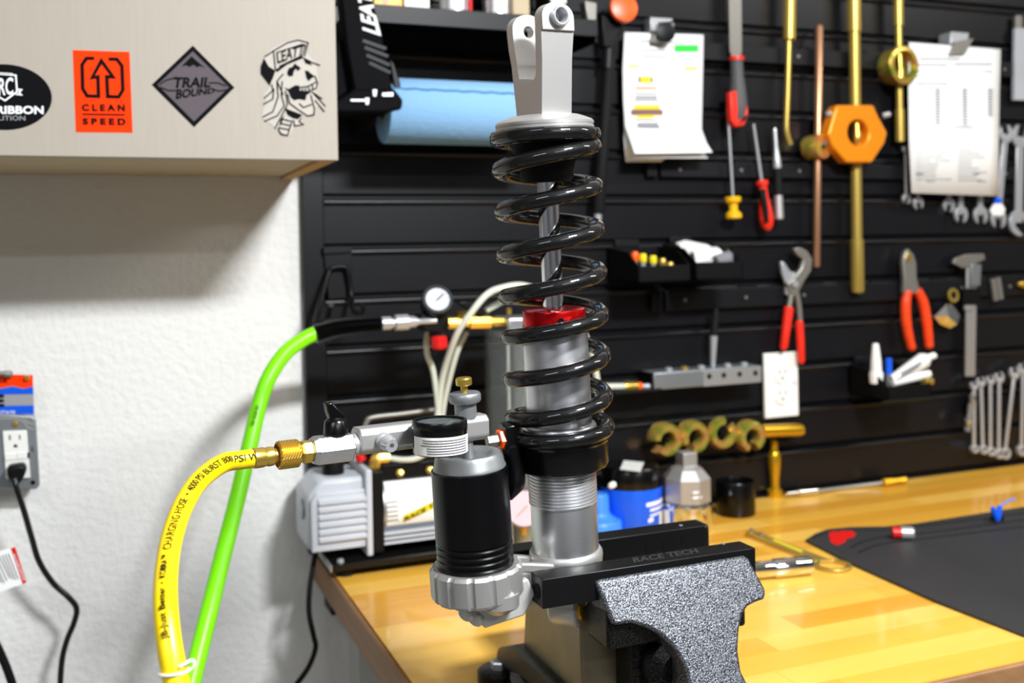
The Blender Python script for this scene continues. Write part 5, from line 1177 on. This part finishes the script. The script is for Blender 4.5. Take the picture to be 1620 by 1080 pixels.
sv = sx(606, FD*hb_); pv = MC+LD*sv+FD*hb_
part('schrader_valve', MB().lathe([(.0065, 0), (.0065, .003), (.005, .0035), (.0055, .006), (.0062, .0065), (.0062, .012), (.0048, .0145), (.0048, .016), (.002, .016), (.002, .012), (0, .012)], pv, (FD-EZ*.12), 24), 'steel', mtl)
gC = MC+LD*sx(690)+FD*.032; sg_ = mpp(gC); gC = onplane(696, 690, gC, FD)
part('gauge_stem', MB().lathe([(.006, 0), (.006, .03)], gC, -FD, 14), 'brass', mtl)
GR = 44*mpp(gC)
part('gauge_case', MB().lathe([(GR*.9, -.0125), (GR*.97, -.0115), (GR*.985, .0045), (GR, .005), (GR, .0115), (GR*.97, .0128), (GR*.87, .0128), (GR*.85, .010), (0, .010)], gC, EZ, 56), 'anod', mtl)
part('gauge_glass', MB().lathe([(GR*.845, .0105), (GR*.845, .0112), (0, .0115)], gC, EZ, 40), 'glass', mtl)
part('gauge_face', MB().lathe([(GR*.84, .0101), (GR*.84, .0103), (0, .0103)], gC, EZ, 40), 'galv', mtl)
va = math.atan2((CAM-gC).y, (CAM-gC).x)
def gpt(da, h, r): a = va+math.radians(da); return gC+V((math.cos(a)*r, math.sin(a)*r, h))
part('gauge_label', MB().grid([[gpt(d, h, GR*.99+.0002) for d in range(-66, 87, 8)] for h in (-.0112, .0025)]), 'white', mtl, label='white printed label round the gauge', smooth=60)
gl = MB()
for k in range(6):
    e_ = -40+random.uniform(-6, 14); gl.grid([[gpt(d, h, GR*.99+.0005) for d in [e_+(66-e_)*j/10 for j in range(11)]] for h in (-.0098+k*.0019, -.0090+k*.0019)])
part('gauge_print', gl, 'printdark', mtl, smooth=0)
# ball valve, brass couplings
s0, s1 = sx(560), sx(492)
zv = MC-EZ*.0035
part('ball_valve', MB().lathe([(.009, s0+.001), (.0118, s0+.003), (.0118, s1-.004), (.010, s1)], zv, LD, 6), 'alu', mtl, smooth=10, bevel=.0008)
part('valve_nut', MB().lathe([(.0085, sB), (.0085, s0+.002)], zv+EZ*.001, LD, 24), 'steel', mtl)
hv = zv+LD*(s0+(s1-s0)*.42)+EZ*.010
part('valve_handle', MB().rod([hv, hv+EZ*.010, hv+EZ*.013], [.0095, .0085, .006], 20).prism([hv+LD*a+EZ*b-FD*.0045 for a, b in ((-.007, .006), (.004, .008), (.0075, .018), (.0085, .025), (.004, .026), (-.001, .020), (-.006, .015))], FD*.009), 'anod', mtl, label='black valve lever', bevel=.0015)
s2, s3 = sx(472), sx(438)
part('brass_nut', MB().lathe([(.0075, s1-.001), (.009, s1+.001), (.009, s2-.003), (.007, s2)], zv, LD, 6), 'brass', mtl, smooth=10, bevel=.0006)
kn = MB(); rows = []
n = 40; ax_, uu, vv = basis(LD)
for j in range(0, 17):
    f = j/16; s_ = s2+(s3-s2)*f; e_ = .0086 if j in (0, 16) else .0096
    row = []
    for k in range(n+1):
        a = 2*math.pi*k/n; row.append(zv+LD*s_+(uu*math.cos(a)+vv*math.sin(a))*(e_+(.0009 if (k+j) % 2 and 0 < j < 16 else 0)))
    rows.append(row)
kn.grid(rows); kn.add([zv+LD*s3], []); part('knurled_nut', kn, 'brass', mtl, label='knurled brass coupling nut', smooth=0)
yh = thing('yellow_hose', 'yellow charging hose with black printing curving down at the left', 'hose', W(270, 1050, -.97))
s4 = sx(399)
part('ferrule', MB().lathe([(.0055, s3-.004), (.0055, s3+.002), (.0068, s3+.003), (.0072, s3+.006), (.0066, s3+.009), (.0072, s4-.008), (.0074, s4-.001), (.0066, s4)], zv, LD, 32), 'brass', yh, label='crimped brass ferrule')
hs_ = zv+LD*(s4-.004)
def yat(px, py, z):     # point at depth z along the view axis
    return CAM+ray(px, py)*z
z0 = (hs_-CAM).dot(view)
hp = [hs_, zv+LD*(s4+.008)]+[yat(x, y, z0-(z0-.545)*f) for x, y, f in ((352, 733, .08), (316, 760, .22), (290, 800, .40), (272, 850, .58), (263, 905, .75), (262, 960, .88), (268, 1020, .95), (279, 1080, .99), (292, 1150, 1.02))]
hpath = spline(hp, 14); HR = .0068
part('hose', MB().tube(hpath, HR, 24), 'yellow', yh, smooth=60)
# printing along the hose
acc = [0.]
for a, b in zip(hpath, hpath[1:]): acc.append(acc[-1]+(b-a).length)
def hat(s_):
    s_ = max(0, min(acc[-1]-1e-6, s_)); i = next(k for k in range(len(acc)-1) if acc[k+1] >= s_); f = (s_-acc[i])/(acc[i+1]-acc[i])
    return hpath[i].lerp(hpath[i+1], f), (hpath[i+1]-hpath[i]).normalized()
def s_at_y(y, x=None): return min(range(len(hpath)), key=lambda k: abs(pix(hpath[k])[1]-y)+(abs(pix(hpath[k])[0]-x) if x else 0))
def hose_text(s, y0, x0, y1, x1, mt):
    a, b = acc[s_at_y(y0, x0)], acc[s_at_y(y1, x1)]; vs, fs, asp = text_mb(s, bold=.008 if mt == 'inkhose' else .02)
    hgt = .0046; mb = MB(); out = []
    for x, y in vs:
        c, t_ = hat(a+(b-a)*x); t_ = -t_; n_ = (CAM-c).normalized(); n_ = (n_-t_*n_.dot(t_)).normalized(); sd = n_.cross(t_)
        ph = ((y-.5)*hgt+.0012)/HR; out.append(c+(n_*math.cos(ph)+sd*math.sin(ph))*(HR+.0005))
    mb.add(out, fs); part('lettering', mb, mt, yh, smooth=0)
hose_text('JB-Just Better  \u2022  KOBRA\u2122', 1016, 267, 893, 264, 'ink')
hose_text('CHARGING HOSE  \u2022  4000 PSI BURST 800 PSI W', 884, 264, 718, 405, 'inkhose')
ti = thing('cable_tie', 'thin white string tie looped round the yellow hose', 'tie', yat(285, 1064, .545))
cpt_, ct_ = hat(acc[s_at_y(1063, 277)]); 
part('loop', MB().tube([cpt_+(p_-cpt_) for p_ in circ(cpt_, (r0+EZ*.06).normalized(), (view-EZ*.15).normalized(), HR+.0011, 28)]+[cpt_+(r0+EZ*.06).normalized()*(HR+.0011)], .0008, 6), 'white', ti)
part('tail', MB().tube(spline([cpt_+r0*(HR+.001), cpt_+r0*(HR+.004)+EZ*.003, cpt_+r0*(HR+.003)+EZ*.006, cpt_+r0*(HR-.002)+EZ*.005-view*.006], 6), .0008, 6), 'white', ti)
